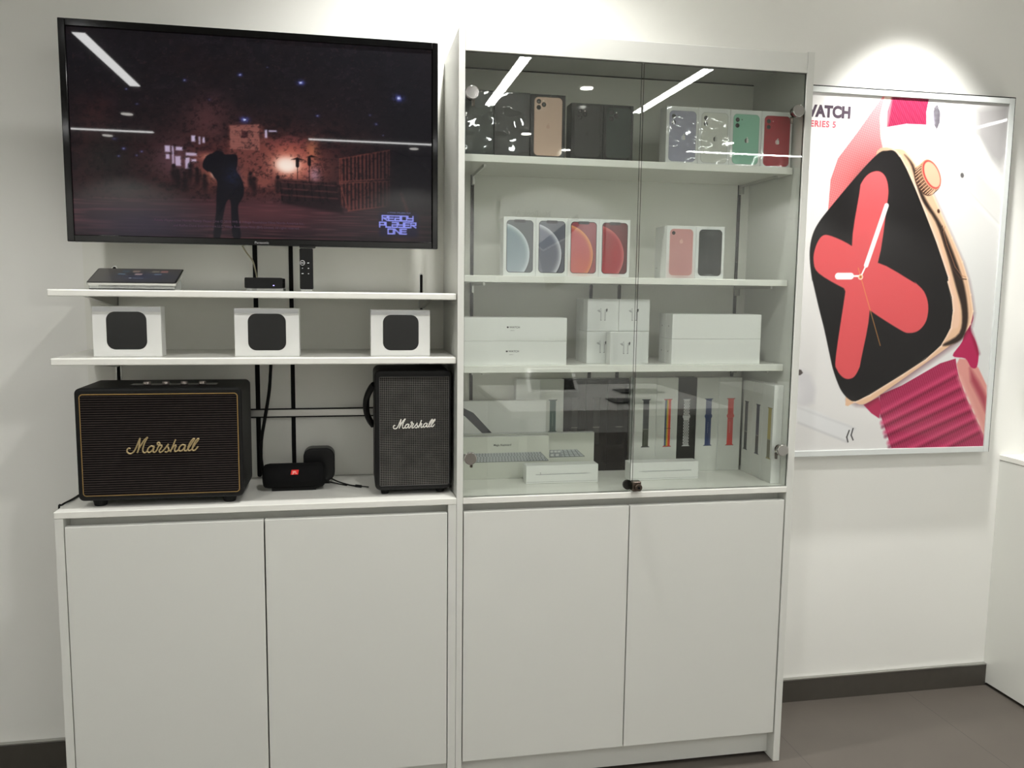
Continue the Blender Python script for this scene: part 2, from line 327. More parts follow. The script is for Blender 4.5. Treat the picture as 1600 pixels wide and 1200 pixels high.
PD={"gold":[[335.8,989.7],[408.6,999.8],[442.8,991.9],[486.9,946.4],[524.0,906.2],[582.7,806.3],[635.8,716.8],[681.6,638.1],[706.0,583.0],[723.5,527.3],[736.8,471.3],[730.4,427.4],[705.0,389.6],[664.8,358.2],[570.7,295.6],[437.3,208.8],[351.0,157.3],[309.7,160.4],[274.5,179.5],[361.1,517.3],[341.1,852.5]],"face":[[346.4,986.6],[372.4,993.1],[397.3,994.2],[420.6,974.0],[446.8,937.3],[482.9,876.5],[529.2,790.9],[576.4,700.6],[630.3,584.2],[628.6,569.8],[647.5,518.3],[656.3,472.8],[652.2,414.0],[619.8,355.0],[564.3,309.2],[480.2,257.2],[361.7,189.6],[311.6,166.0],[284.0,174.2],[257.4,200.5],[239.1,233.0],[221.1,275.1],[208.0,316.8],[181.7,406.1],[156.4,481.8],[131.0,563.0],[127.9,569.9],[117.1,625.0],[114.4,673.1],[122.4,717.8],[141.5,755.9],[176.9,801.3],[248.2,885.5],[305.6,948.9]],"stripe":[[436.7,983.4],[466.5,945.6],[500.8,851.8],[569.0,769.7],[618.8,667.6],[662.8,557.6],[694.0,471.0],[690.2,395.9],[626.7,355.7],[664.9,356.9],[705.7,380.8],[719.9,433.6],[713.3,496.1],[689.5,576.5],[642.1,674.1],[593.5,758.2],[532.2,834.8],[494.9,893.3],[472.9,951.8]],"peach":[[445.0,962.5],[489.4,857.4],[548.8,763.1],[598.8,654.9],[638.9,557.3],[664.2,470.8],[660.7,408.3],[642.0,377.0],[660.7,408.3],[685.3,420.9],[685.0,477.1],[654.3,557.5],[609.5,661.3],[559.8,763.4],[508.1,846.0],[470.6,928.0]],"edgeline":[[395.6,995.5],[420.6,974.0],[446.8,937.3],[482.9,876.5],[529.2,790.9],[576.4,700.6],[630.3,584.2],[628.6,569.8],[649.7,518.3],[657.8,472.8],[653.7,414.0],[621.3,355.0],[565.9,307.8],[480.3,255.8],[361.8,188.2],[309.5,166.0]],"petalU":[[265.2,679.8],[281.1,852.5],[286.6,886.8],[311.6,917.1],[345.9,926.6],[371.9,910.4],[385.5,873.1],[384.6,817.9],[363.8,629.4],[307.2,572.4]],"petalL":[[269.0,679.9],[189.9,712.6],[155.5,711.8],[134.7,677.0],[129.7,632.1],[151.1,591.0],[248.2,542.2],[310.4,523.2],[343.1,622.1]],"petalD":[[248.2,542.2],[250.8,533.1],[229.1,316.8],[236.8,271.8],[265.4,243.8],[297.2,245.5],[316.7,274.5],[323.7,310.0],[344.3,471.8],[313.0,603.3]],"petalR":[[363.8,629.4],[506.1,564.6],[504.7,568.1],[543.3,536.5],[562.8,491.5],[560.2,439.7],[535.0,405.8],[499.2,396.0],[462.2,406.9],[344.3,471.8],[246.9,539.4],[305.8,593.4]],"min":[[321.2,620.3],[383.1,816.5]],"minstem":[[304.1,582.9],[321.2,620.3]],"hour":[[220.9,583.0],[267.4,583.7]],"hourstem":[[267.4,583.7],[304.0,584.3]],"hub":[[303.4,581.5]],"sec":[[292.9,610.7],[391.7,353.2]],"mesh":[[345.1,1163.4],[310.0,1114.6],[260.9,1045.0],[197.6,961.5],[175.1,893.0],[172.0,780.7],[248.4,882.1],[306.0,944.1],[349.3,989.4],[376.1,996.0],[362.7,1076.8],[360.5,1164.3]],"cream":[[351.2,1163.8],[339.7,1095.9],[346.2,1035.5],[358.3,995.3],[377.0,994.7],[365.9,1063.5],[365.3,1117.4],[377.4,1165.2]],"dark":[[375.9,1165.1],[514.6,1169.2],[507.7,1124.7],[510.9,1082.6],[436.3,1081.7],[363.3,1067.4],[365.3,1117.4]],"crownside":[[476.8,959.1],[467.0,931.2],[468.0,896.7],[491.4,869.8],[532.9,846.9],[565.3,843.0],[587.0,873.1],[558.1,934.6],[515.8,967.6]],"crown":[[533.7,919.9]],"crownk":[[476.8,959.1],[467.0,931.2],[468.0,896.7],[491.4,869.8],[532.9,846.9],[565.3,843.0]],"button":[[596.4,755.5],[591.4,736.3],[609.6,690.7],[648.4,613.1],[679.8,581.3],[702.2,579.5]],"button2":[[606.2,754.3],[601.9,736.6],[619.0,694.5],[656.0,620.4],[683.0,592.1],[699.9,586.6]],"bdot":[[578.0,804.2]],"dot":[[658.0,924.5]],"grill":[[546.2,1148.4],[559.3,1123.9],[560.1,1093.2],[550.1,1068.7],[538.5,1085.3],[532.7,1119.1],[537.3,1141.2]],"grey1":[[694.1,1141.0],[814.7,1161.1],[829.2,1001.3],[799.4,964.9],[764.7,984.6],[709.8,1052.0]],"grey2":[[668.3,1063.9],[709.8,1052.0],[765.3,977.6],[819.6,923.4],[826.6,845.7],[773.3,886.5],[701.9,954.1]],"grey3":[[554.4,982.9],[640.0,916.8],[727.7,842.6],[817.0,767.0],[810.0,752.5],[695.0,841.5],[608.4,908.7]],"bandlow":[[401.7,185.8],[401.7,133.3],[418.9,93.4],[436.3,53.3],[458.2,0.9],[821.3,-1.1],[817.9,38.6],[775.3,107.3],[731.1,181.9],[694.3,262.3],[683.0,308.7],[624.7,292.5],[483.1,217.8]],"bandedge":[[688.4,288.9],[703.5,242.3],[747.3,168.3],[792.3,86.7],[819.4,38.6],[816.9,174.1],[813.3,214.6],[776.2,275.1],[739.6,305.2],[698.0,308.7]],"bandin":[[742.1,275.3],[780.2,228.3],[816.9,174.1],[818.5,120.1],[784.8,174.5],[749.8,228.5]],"conn":[[731.2,468.1],[740.5,447.2],[733.3,407.7],[756.9,368.1],[771.9,325.0],[768.3,278.5],[745.6,278.6],[720.5,308.6],[671.0,318.7],[704.4,368.1],[714.4,427.4]],"conn2":[[342.6,152.5],[398.5,179.3],[408.5,139.7],[403.6,105.6],[373.4,123.8]],"ribs":[[[409.4,126.6],[686.8,262.3]],[[419.2,90.1],[709.1,218.9]],[[432.4,56.7],[731.1,181.9]],[[449.6,19.8],[757.2,141.3]],[[528.4,-0.8],[779.1,107.2]],[[648.0,-3.7],[801.7,66.1]]],"bud":[[81.0,285.4],[138.0,259.6],[161.9,208.0],[157.5,162.9],[123.4,147.2],[88.0,157.4]],"stem":[[88.4,151.0],[130.2,150.4],[315.5,72.3],[289.7,26.7],[105.3,95.8]],"budhole":[[89.9,275.8],[106.0,272.6],[112.7,262.9],[103.4,255.3],[91.0,255.4]],"budmark":[[308.3,72.4],[302.6,49.5],[310.9,32.9]],"budmark2":[[294.4,66.1],[286.5,43.3],[291.9,26.7]],"w1":[[102.3,1120.6],[104.0,1090.9]],"WA":[[235.1,1091.4],[235.2,1124.5]],"S5":[[185.8,1060.0],[184.7,1078.9]],"txt":[[95.3,1086.5],[235.1,1090.4],[97.0,1056.7],[184.8,1057.9]]}
TD={"glow":[[472.0,211.1]],"logo":[[780.1,75.3],[884.4,25.2]],"man":[[320.8,184.5],[323.9,201.2],[333.9,214.8],[345.0,219.9],[356.8,227.0],[371.0,226.3],[379.3,218.7],[407.3,219.8],[409.3,194.6],[406.3,177.8],[417.0,161.5],[424.3,138.3],[422.4,111.4],[408.7,87.4],[409.7,47.0],[413.3,3.0],[393.5,2.5],[390.2,53.2],[389.3,96.9],[379.5,96.6],[368.5,52.6],[360.7,1.7],[343.1,1.3],[351.3,65.5],[353.8,112.5],[356.6,146.0],[348.6,159.0],[341.1,170.7],[329.6,174.9]],"fire":[[539.2,200.8],[342.2,307.7],[341.5,167.4],[607.4,203.5]],"house":[[391.7,294.2],[473.8,298.2],[489.0,263.5],[588.6,255.0],[614.1,216.9],[613.0,138.0],[413.0,131.2],[388.6,169.1],[387.1,233.3]],"house2":[[391.7,294.2],[467.5,301.1],[467.4,233.6],[391.5,233.5]],"roof":[[485.7,256.9],[543.7,275.7],[588.8,268.0],[588.0,215.8],[504.0,212.4]],"win":[[[228.0,236.0],[240.9,219.5]],[[245.1,234.9],[249.8,189.4]],[[254.9,234.0],[271.8,224.6]],[[252.9,209.9],[266.9,185.0]],[[229.7,214.0],[239.1,201.7]],[[279.0,219.8],[307.3,212.1]],[[277.4,207.1],[288.9,178.2]],[[292.8,203.9],[305.6,196.7]],[[481.2,287.6],[487.2,266.7]],[[491.4,286.8],[513.0,282.7]],[[294.6,264.3],[304.6,248.9]],[[313.0,262.0],[316.8,243.1]],[[322.3,261.1],[328.1,246.8]]],"fence":[[676.5,219.4],[810.0,248.1],[809.7,171.5],[675.8,158.7]],"fence2":[[675.8,154.7],[809.7,164.8],[809.4,97.7],[698.3,81.0],[675.2,100.3]],"stars":[[421.2,425.7,6,0.7],[576.2,414.3,9,1],[836.1,387.9,12,1],[430.4,310.8,10,1],[281.5,403.8,5,0.5],[139.2,374.0,4,0.4],[618.9,330.4,5,0.6],[774.8,315.8,5,0.5],[758.3,339.3,4,0.3],[106.9,247.6,5,0.5],[127.0,223.5,5,0.5],[158.4,207.8,4,0.4],[170.8,217.8,4,0.4],[491.4,448.8,3,0.4],[342.3,358.3,4,0.3],[793.4,287.1,3,0.3],[114.3,204.1,4,0.4],[163.6,337.6,4,0.5],[497.4,524.8,5,0.3]],"umb":[[[547.8,212.3],[563.4,218.8],[581.5,213.6]],[[586.8,219.7],[601.2,226.8],[619.4,221.0]]],"umbp":[[[564.6,214.9],[563.8,162.6]],[[595.9,222.7],[594.9,153.9]],[[564.6,209.7],[564.3,196.6]],[[595.8,216.2],[595.6,201.8]]],"crowd":[[248.4,163.9],[257.2,151.4],[288.6,165.4],[306.9,156.5],[325.2,141.1],[275.6,145.7],[442.1,151.7],[451.4,139.0],[512.4,144.4]],"tables":[[519.1,161.0],[665.8,153.1],[684.9,73.9],[521.2,95.5]],"smoke":[[341.8,295.0]],"line1":[[165.0,52.6],[758.4,45.8]],"line2":[[222.8,38.1],[701.2,34.2]],"redL":[[23.7,341.3],[101.1,357.7],[90.8,94.9],[-10.6,91.6]],"ground":[[-10.6,91.6],[901.7,120.8],[901.7,12.0],[-14.5,3.3]]}
# ---------------------------------------------------------------- lamps (modelled fittings, plus downlights added for the opposite wall)
led = emis('led_diffuser', (1.0, .997, .985), STRIP_L); bulb = emis('downlight_lens', (1., .96, .9), 30.)
LX0, LX1, LY0, LY1, HC = -3.6, 5.2, -5.8, .35, 2.7
def strip_light(x, y, w, l, label):
    t = thing('ceiling_light', label, 'ceiling light', (x, y, HC), 'LED strip lights set in the ceiling')
    f = bx(x-w/2-.006, x+w/2+.006, y-l/2-.006, y+l/2+.006, HC-.006, HC-.001)
    obj('trim_frame', f, white_plastic, t); obj('diffuser', bx(x-w/2, x+w/2, y-l/2, y+l/2, HC-.009, HC-.004), led, t)
strip_light(.675, -3.03, .062, 1.22, 'white LED strip light running away from the display cabinet, over the demonstration table')
strip_light(1.74, -3.03, .062, 1.22, 'white LED strip light running away from the cabinet, right of the demonstration table')
strip_light(-1.62, -2.78, .06, 1.14, 'white LED strip light mirrored in the upper left of the television')
strip_light(4.40, -2.90, .062, 1.20, 'white LED strip light mirrored in the glass of the watch poster')
strip_light(-2.45, -5.05, 1.14, .05, 'narrow LED strip light across the far end of the shop, left one')
strip_light(-.06, -5.05, 1.12, .05, 'narrow LED strip light across the far end of the shop, middle one')
strip_light(3.30, -5.10, 1.14, .05, 'narrow LED strip light across the far end of the shop, right one')
def spot(name, loc, target, watts, angle, blend, radius, col=(1, .985, .955)):
    l = bpy.data.lights.new(name, 'SPOT'); l.energy = watts; l.spot_size = angle; l.spot_blend = blend; l.shadow_soft_size = radius; l.color = col
    o = bpy.data.objects.new(name, l); COL.objects.link(o); o.location = loc
    o.rotation_euler = (Vector(target)-Vector(loc)).to_track_quat('-Z', 'Y').to_euler(); return o
def downlight(x, y, label, watts, half, blend=.35, tgt=None):
    t = thing('downlight', label, 'downlight', (x, y, HC), 'round downlights in the ceiling')
    b = B(); cyl(b, (x, y, HC-.008), (x, y, HC-.001), .055, .06, 32); obj('trim_ring', b, white_plastic, t)
    b = B(); cyl(b, (x, y, HC-.012), (x, y, HC-.006), .04, .04, 32); obj('lens', b, bulb, t)
    s = spot('lamp', (x, y, HC-.03), tgt or (x, y, 0), watts, math.radians(half*2), blend, .035); s.parent = t; s.matrix_parent_inverse = Matrix.Translation((-x, -y, -HC))
downlight(.07, -.13, 'round downlight close to the wall above the tall display cabinet', 95, 72, .95)
downlight(1.53, .02, 'round downlight close to the wall above the watch poster', 150, 40, .6)
downlight(-1.35, -1.15, 'round downlight in front of the television wall, left one', DOWN_MID_W, 62)
downlight(.10, -1.15, 'round downlight in front of the television wall, middle one', DOWN_MID_W, 62)
downlight(1.55, -1.15, 'round downlight in front of the watch poster', DOWN_MID_W, 62)
downlight(1.19, -3.01, 'round downlight over the demonstration table', 105, 34)
downlight(1.14, -4.62, 'round downlight behind the demonstration table', DOWN_MID_W, 60)
downlight(2.90, -4.60, 'round downlight near the far right corner of the shop', DOWN_MID_W, 60)
downlight(-1.9, -4.3, 'round downlight near the far left corner of the shop', DOWN_MID_W, 60)

for x, lab in ((-2.3, 'added downlight brightening the opposite wall, left one'), (.3, 'added downlight brightening the opposite wall, beside the laptop poster'), (1.65, 'added downlight brightening the opposite wall, above the laptop poster'), (4.4, 'added downlight brightening the opposite wall, right one')):
    downlight(x, -5.3, lab, 80, 65)  # added lamps that brighten the opposite wall and its reflection in the glass

# ---------------------------------------------------------------- room shell
struct('floor', bx(LX0, LX1, LY0, LY1, -.06, 0), floor_mat)
struct('ceiling', bx(LX0, LX1, LY0, LY1, HC, HC+.06), ceiling_paint)
struct('wall_back', bx(LX0-.1, LX1+.1, .35, .45, 0, HC), wall_paint)
struct('wall_front', bx(LX0-.1, LX1+.1, LY0-.1, LY0, 0, HC), wall_paint)
struct('wall_left', bx(LX0-.1, LX0, LY0, .35, 0, HC), wall_paint)
struct('wall_right', bx(LX1, LX1+.1, LY0, .35, 0, HC), wall_paint)
for nm, a, b in (('baseboard_left', LX0, -1.0125), ('baseboard_right', 1.0005, 2.005)):
    o = bx(a, b, .335, .3495, .0005, .079); box(o, a, b, .334, .3495, .0792, .0835, mi=1); struct(nm, o, [skirting, steel])

# ---------------------------------------------------------------- slotted back panel behind the television and shelves
t = thing('wall_panel', 'white slotted back panel on the wall behind the television and open shelves', 'wall panel', (-.508, .34, .861))
obj('board', bx(-1.015, -.0005, .333, .3495, .861, 2.098), panel_white, t)
def channel(x, z0, z1, w, p, y=.333, rim=False):
    b = B()
    if rim:
        prism_xz(b, rr_pts(x-w/2-.003, x+w/2+.003, z0, z1+.004, w/2+.002, 5), y-.0022, y-.0002); obj('channel_rim', b, steel, p)
    b = B(); prism_xz(b, rr_pts(x-w/2, x+w/2, z0+.001, z1, w/2-.0005, 5), y-.003, y-.0021 if rim else y-.0002); obj('channel', b, black_gap, p)
channel(-.551, .8615, 1.6, .013, t); channel(-.450, .8615, 1.6, .012, t)
channel(-.933, .8615, 1.478, .009, t, rim=True); channel(-.069, .8615, 1.470, .008, t, rim=True)
r = thing('power_rail', 'horizontal aluminium rail across the back panel between the two black guitar-amp style speakers', 'rail', (-.48, .32, 1.055))
obj('rail_body', bx(-.93, -.02, .3175, .3298, 1.0455, 1.0660, .001), steel, r)
o = bx(-.93, -.02, .3165, .3295, 1.0662, 1.0685); box(o, -.93, -.02, .3165, .3295, 1.0425, 1.0450); obj('edge_strip', o, black_gap, r)

# ---------------------------------------------------------------- left base cabinet and its worktop
t = thing('base_cabinet', 'low white two-door base cabinet under the speakers', 'cabinet', (-.506, .17, 0))
b = bx(-1.0125, -.9925, 0, .333, .0005, .8425); obj('side_panel', b, laminate, t)
obj('side_panel', bx(-.0228, -.0008, 0, .333, .0005, .8425), laminate, t)
b = bx(-.992, -.0232, .024, .04, .0005, .09); box(b, -.992, -.0232, .028, .333, .09, .105); box(b, -.992, -.0232, .05, .068, .80, .8425); box(b, -.992, -.0232, .31, .333, .105, .8)
obj('carcass', b, laminate, t)
for a, c in ((-.9905, -.5090), (-.5055, -.0252)): obj('door', bx(a, c, .0, .0185, .0947, .8205, .0015), laminate, t)
w = single('worktop', bx(-1.0136, -.0006, -.001, .3325, .8432, .8600, .0012), laminate_top, 'white worktop on the low cabinet, the speakers standing on it', 'worktop')

# ---------------------------------------------------------------- open shelves
def shelf(z0, z1, label):
    t = thing('wall_shelf', label, 'shelf', (-.505, .17, z0), 'open shelves below the television')
    obj('board', bx(-1.008, -.0015, .012, .329, z0, z1, .0025), laminate_top, t)
    for x in (-.933, -.069):
        b = B(); v = [(x-.006, .05, z0-.0003), (x-.006, .3265, z0-.0003), (x-.006, .3265, z0-.03), (x-.006, .3, z0-.03)]
        fs = [b.verts.new(p) for p in v]+[b.verts.new((p[0]+.012, p[1], p[2])) for p in v]
        b.faces.new(fs[:4]); b.faces.new(fs[4:][::-1])
        for i in range(4): b.faces.new((fs[i], fs[4+i], fs[4+(i+1) % 4], fs[(i+1) % 4]))
        bmesh.ops.recalc_face_normals(b, faces=b.faces); obj('bracket', b, steel, t)
shelf(1.3985, 1.4155, 'upper white open shelf directly under the television'); shelf(1.2275, 1.2455, 'lower white open shelf carrying three black and white boxes')

# ---------------------------------------------------------------- tall glazed display cabinet
t = thing('display_cabinet', 'tall white display cabinet with glass doors above and solid doors below', 'display cabinet', (.5, .16, 0))
obj('side_panel', bx(0, .0173, 0, .349, .0005, 2.096, .001), laminate, t); obj('side_panel', bx(.9793, 1.0, 0, .334, .0005, 2.096, .001), laminate, t)
obj('fascia', bx(.0175, .979, .0, .0175, 2.0388, 2.0925, .001), laminate, t)
obj('top_panel', bx(.0175, .979, .0177, .333, 2.0795, 2.092), laminate, t)
obj('back_panel', bx(.0175, .979, .3200, .333, .1, 2.0755), panel_white, t)
obj('painted_shade_strip', bx(.0175, .979, .3205, .3495, 2.0757, 2.0793), black_gap, t)  # black strip painted in as the shade of the joint, stops light leaking
for x, z in ((.083, 2.0), (.460, 1.447), (.552, 1.447), (.944, 1.945)): channel(x, .8605, z, .010, t, y=.3200)
o = bx(.0175, .979, -.001, .3195, .8432, .8600, .0012); obj('base_board', o, laminate_top, t)
SH = ((1.7675, 1.787), (1.4475, 1.4655), (1.1985, 1.2185))
for z0, z1 in SH: obj('shelf', bx(.0182, .9755, .047, .3195, z0, z1, .0012), laminate_top, t)
for z0, z1 in SH:
    for x in (.083, .944):
        obj('bracket', prism_xz(bx(x-.003, x+.003, .08, .3195, z0-.008, z0-.0003), [(x-.003, z0-.0305), (x+.003, z0-.0305), (x+.003, z0-.0085), (x-.003, z0-.0085)], .29, .3195), steel, t)
obj('plinth', bx(.0175, .979, .042, .058, .011, .0935), laminate, t)
obj('bottom_board', bx(.0175, .979, .02, .319, .0937, .108), laminate, t)
b = bx(.0175, .979, .05, .066, .80, .8428); obj('rail', b, laminate, t)
for a, c in ((.0200, .4945), (.4975, .9748)): obj('door', bx(a, c, .0, .0185, .0947, .8205, .0015), laminate, t)
for k, (a, c) in enumerate(((.0190, .4970), (.5035, .9780))):
    d = obj('glass_door', bx(a, c, .004, .009, .8625, 2.0375), [glass, glass_edge], t, 'clear glass door')
    for p in d.data.polygons:
        if abs(p.normal.y) < .5: p.material_index = 1
    hx = .0355 if k == 0 else (.9555, .9445)
    for i, z in enumerate((1.934, .9705)):
        x = hx if k == 0 else hx[0]
        if i: x = .0365 if k == 0 else .9575
        b = B(); cyl(b, (x, -.0085, z), (x, .0038, z), .0175, .0175, 40, .002)
        hh = obj('hinge_disc', b, chrome, d)
        for p in hh.data.polygons: p.use_smooth = len(p.vertices) < 10
        b = B(); s = 1 if k else -1
        cyl(b, (x, .0092, z), (x, .017, z), .014, .014, 24); box(b, min(x, x+s*.0145), max(x, x+s*.0145), .0095, .03, z-.012, z+.006, .001); cyl(b, (x-s*.006, .02, z-.03), (x-s*.006, .02, z-.012), .004, .005, 12)
        obj('hinge', b, dark_chrome, d)
lk = obj('cam_lock', bx(.4965, .5215, -.019, .0035, .8655, .8945, .002), dark_chrome, t, 'square metal lock joining the two glass doors')
b = B(); cyl(b, (.512, -.027, .878), (.512, -.019, .878), .0105, .0105, 28, .0015); obj('lock_barrel', b, dark_chrome, lk)
b = B(); cyl(b, (.512, -.0285, .878), (.512, -.027, .878), .0035, .0035, 16); obj('keyhole', b, black_gap, lk)
b = B(); cyl(b, (.492, .0095, .879), (.492, .018, .879), .014, .014, 28); obj('lock_plate', b, black_plastic, lk)

# ---------------------------------------------------------------- right-hand unit beyond the poster
t = thing('side_counter', 'white counter unit along the right side of the shop', 'counter', (2.33, -1.2, 0))
obj('carcass', bx(2.006, 2.65, -2.7, .3495, .012, .8405), laminate, t); obj('plinth', bx(2.03, 2.63, -2.68, .34, .0005, .0118), black_gap, t)
obj('top_board', bx(2.0045, 2.66, -2.71, .3495, .842, .860, .001), laminate_top, t)
t = thing('display_stand', 'white product stand with a dark rim on the counter at the right edge', 'display stand', (2.10, .275, .8602))
b = B(); cyl(b, (2.10, .275, .8603), (2.10, .275, .872), .05, .05, 40, .004); cyl(b, (2.10, .275, .872), (2.10, .275, 1.08), .012, .012, 20); obj('pillar', b, white_plastic, t, smooth=False)
b = B(); cyl(b, (2.10, .275, 1.08), (2.10, .275, 1.138), .048, .056, 40, .012); hd = obj('head', b, white_plastic, t)
b = B(); cyl(b, (2.10, .275, 1.1385), (2.10, .275, 1.143), .048, .046, 40); obj('rim', b, black_plastic, hd)
# ---------------------------------------------------------------- television
t = thing('television', 'large black wall-mounted television showing a night street scene with fires', 'television', (-.518, .2, 1.538))
b = B(); x0, x1, z0, z1 = -.998, -.038, 1.538, 2.095
for a in ((x0, -.9805, z0, z1), (-.0535, x1, z0, z1)): box(b, a[0], a[1], .150, .185, a[2], a[3], .002)
box(b, -.981, -.053, .150, .185, 2.0760, z1, .002); box(b, -.981, -.053, .150, .185, z0, 1.5560, .002)
obj('bezel', b, black_gloss, t); obj('rear_housing', bx(x0+.01, x1-.01, .1855, .215, z0+.01, z1-.01, .006), black_plastic, t)
b = bx(-.72, -.32, .2155, .226, 1.70, 1.95); box(b, -.56, -.48, .2255, .3325, 1.78, 1.86); obj('wall_bracket', b, black_plastic, t)
obj('brand_lettering', text_mesh('Panasonic', .0062, -.5315, .1497, 1.5425, .0002, sx=1.05), text_grey, t)
obj('infrared_bump', bx(-.415, -.372, .1485, .158, 1.5335, 1.5425, .002), black_gloss, t)

W_, H_ = 926., 520.
c = Canvas(W_, H_, 520, 293, C8(17, 15, 20))
n1 = c.noise(60, 40, 1); n2 = c.noise(18, 12, 2); n3 = c.noise(5, 4, 3); n4 = c.noise(140, 90, 4); fine = n1*.45+n2*.35+n3*.2
c.mix(n4*.30*n1, C8(58, 24, 20)); c.glow(400, 190, 380, 120, C8(84, 32, 30), .5); c.glow(480, 180, 190, 95, C8(130, 50, 44), .6)
c.poly(TD['redL'], C8(86, 34, 34), .33, 25)
c.glow(80, 200, 60, 70, C8(22, 26, 24), .7); c.poly(TD['ground'], C8(52, 28, 36), .75, 18)
strk = c.noise(70, 3, 9); c.mix(np.clip(strk-.5, 0, 1)*(c.Z < 100)*.9, C8(130, 62, 66)); c.glow(480, 70, 150, 35, C8(110, 50, 54), .5); c.glow(170, 30, 130, 50, C8(34, 28, 52), .7)
c.mix((c.Z > 330)*(n2 > .62)*.25*n3, C8(70, 44, 60)); c.mix((n3 > .86)*(c.Z > 150)*.4, C8(60, 34, 36)); c.mix(np.clip(fine-.55, 0, 1)*2.2*(c.Z > 120), C8(8, 8, 12))
c.glow(*TD['fire'][1], 60, 62, C8(100, 50, 52), .6); c.glow(*TD['fire'][2], 34, 26, C8(170, 84, 62), .6)
c.poly(TD['house'], C8(128, 62, 54), .6, 6); c.poly(TD['house2'], C8(152, 84, 74), .8, 2)
hx = TD['house2']; c.mix((np.sin(c.Z*.9) > .5)*(c.sd(hx) < 0)*.18, C8(110, 44, 40))
c.poly([[hx[0][0]+30, hx[0][1]-12], [hx[0][0]+46, hx[0][1]-12], [hx[0][0]+46, hx[0][1]-30], [hx[0][0]+30, hx[0][1]-30]], C8(70, 30, 34), .9, 1.5)
c.poly(TD['roof'], C8(96, 40, 42), .8, 3); x, z = TD['house'][6]; c.rrect(x-60+60, x+80, z+8, z+48, 2, C8(140, 66, 54), .5, 3)
for w in TD['win']: c.rrect(min(w[0][0], w[1][0]), max(w[0][0], w[1][0]), min(w[0][1], w[1][1]), max(w[0][1], w[1][1]), 1.5, C8(206, 190, 232), .85, 2.2)
c.glow(TD['win'][3][0][0], TD['win'][3][0][1]-10, 50, 46, C8(170, 120, 150), .25)
x, z = TD['fire'][0]; c.glow(x+30, z-5, 58, 36, C8(190, 84, 66), .85); c.glow(x, z, 44, 34, C8(250, 150, 118), .95, 1.4); c.glow(x-2, z-2, 30, 22, C8(255, 232, 214), 1, 2); c.glow(x+8, z+38, 60, 24, C8(204, 84, 60), .45)
c.glow(x+65, z+40, 14, 26, C8(226, 120, 70), .55); c.glow(x+70, z-25, 14, 20, C8(190, 160, 200), .45)
x, z = TD['man'][1]; c.glow(x+30, z-30, 12, 14, C8(255, 214, 190), 1, 1.6); c.glow(x+10, z+8, 26, 12, C8(200, 100, 80), .7); c.glow(x+22, z+10, 14, 6, C8(250, 190, 150), .8)
for f, dz in ((TD['fence'], 0), (TD['fence2'], 1)):
    m = (c.sd(f) < 0); sl = np.sin(c.X*.62+.5*n2); c.mix(m*(sl > .1)*.6, C8(120, 48, 40)); c.mix(m*(sl <= .1)*.6, C8(34, 16, 18)); 
    for k in range(4): c.line(f[k], f[(k+1) % 4], 1.6, C8(124, 52, 42), .7, 1.5)
c.glow(880, 200, 90, 220, C8(14, 14, 18), .75); c.glow(845, 110, 60, 40, C8(16, 12, 16), .8); c.line((868, 60), (842, 130), 3, C8(120, 46, 40), .4, 5)
c.poly(TD['tables'], C8(26, 14, 18), .8, 4)
x0_, z0_ = TD['tables'][0]
for k in range(7): c.line((x0_+k*20, z0_-8), (x0_+k*20+4, z0_-56), 1.6, C8(12, 8, 12), .9, 1.5)
for k in range(3): c.line((x0_-6, z0_-8-k*17), (x0_+150, z0_-14-k*17), 1.8, C8(96, 42, 42), .6, 1.5)
for u, p in zip(TD['umb'], (0, 1)): c.poly(u, C8(20, 10, 12), .95, 1.2)
for k, (p, q) in enumerate(TD['umbp']): c.line(p, q, 1. if k < 2 else 4.5, C8(20, 10, 12), .95, 1.)
for x, z in TD['crowd']: c.ell(x, z, 7, 20, C8(20, 11, 15), .85, 0, 4); c.ell(x, z+20, 4.5, 5, C8(20, 11, 15), .85, 0, 2)
c.poly(closed(TD['man'], 3), C8(14, 12, 20), 1, 1.6); mx, mz = TD['man'][10]; c.glow(mx-22, mz+2, 18, 22, C8(24, 30, 60), .8)
for x, z, r, a in TD['stars']: c.glow(x, z, r*1.1, r*.75, C8(60, 70, 190), a*.9); c.glow(x, z, r*.42, r*.3, C8(205, 215, 255), a)
c.ell(TD['stars'][15][0]-470, 370, .1, .1, C8(0, 0, 0), 0)
dn = c.noise(9, 7, 21)*.6+c.noise(3, 2.5, 22)*.4; c.mix(np.clip(dn-.5, 0, 1)*1.6*(c.Z > 95)*(c.c.sum(-1) < 1.9), C8(12, 8, 12))
g_ = c.c.mean(-1, keepdims=True); c.c = g_+(c.c-g_)*.78; c.c = c.c*.96+.006
# film credit: lettering made of separate strokes, three rows, and the small lines beside it
def strokes(x, z, w, h, word, r, col):
    G = {'R': [[(0, 0), (0, 1), (1, 1), (1, .5), (.25, .5), (1, 0)]], 'E': [[(1, 1), (0, 1), (0, 0), (1, 0)], [(0, .5), (.9, .5)]], 'A': [[(0, 1), (1, 1), (1, 0), (0, 0), (0, .5), (1, .5)]],
         'D': [[(0, 0), (0, 1), (1, 1), (1, 0), (0, 0)]], 'Y': [[(0, 1), (0, .5), (1, .5)], [(1, 1), (1, 0), (0, 0)]], 'P': [[(0, 0), (0, 1), (1, 1), (1, .45), (0, .45)]],
         'L': [[(0, 1), (0, 0), (1, 0)]], 'O': [[(0, 0), (0, 1), (1, 1), (1, 0), (0, 0)]], 'N': [[(0, 0), (0, 1), (1, 0), (1, 1)]]}
    k = w/len(word)
    for i, ch in enumerate(word):
        for L in G[ch]:
            for p, q in zip(L, L[1:]): c.line((x+i*k+p[0]*k*.8, z+p[1]*h), (x+i*k+q[0]*k*.8, z+q[1]*h), r, col, 1, .8)
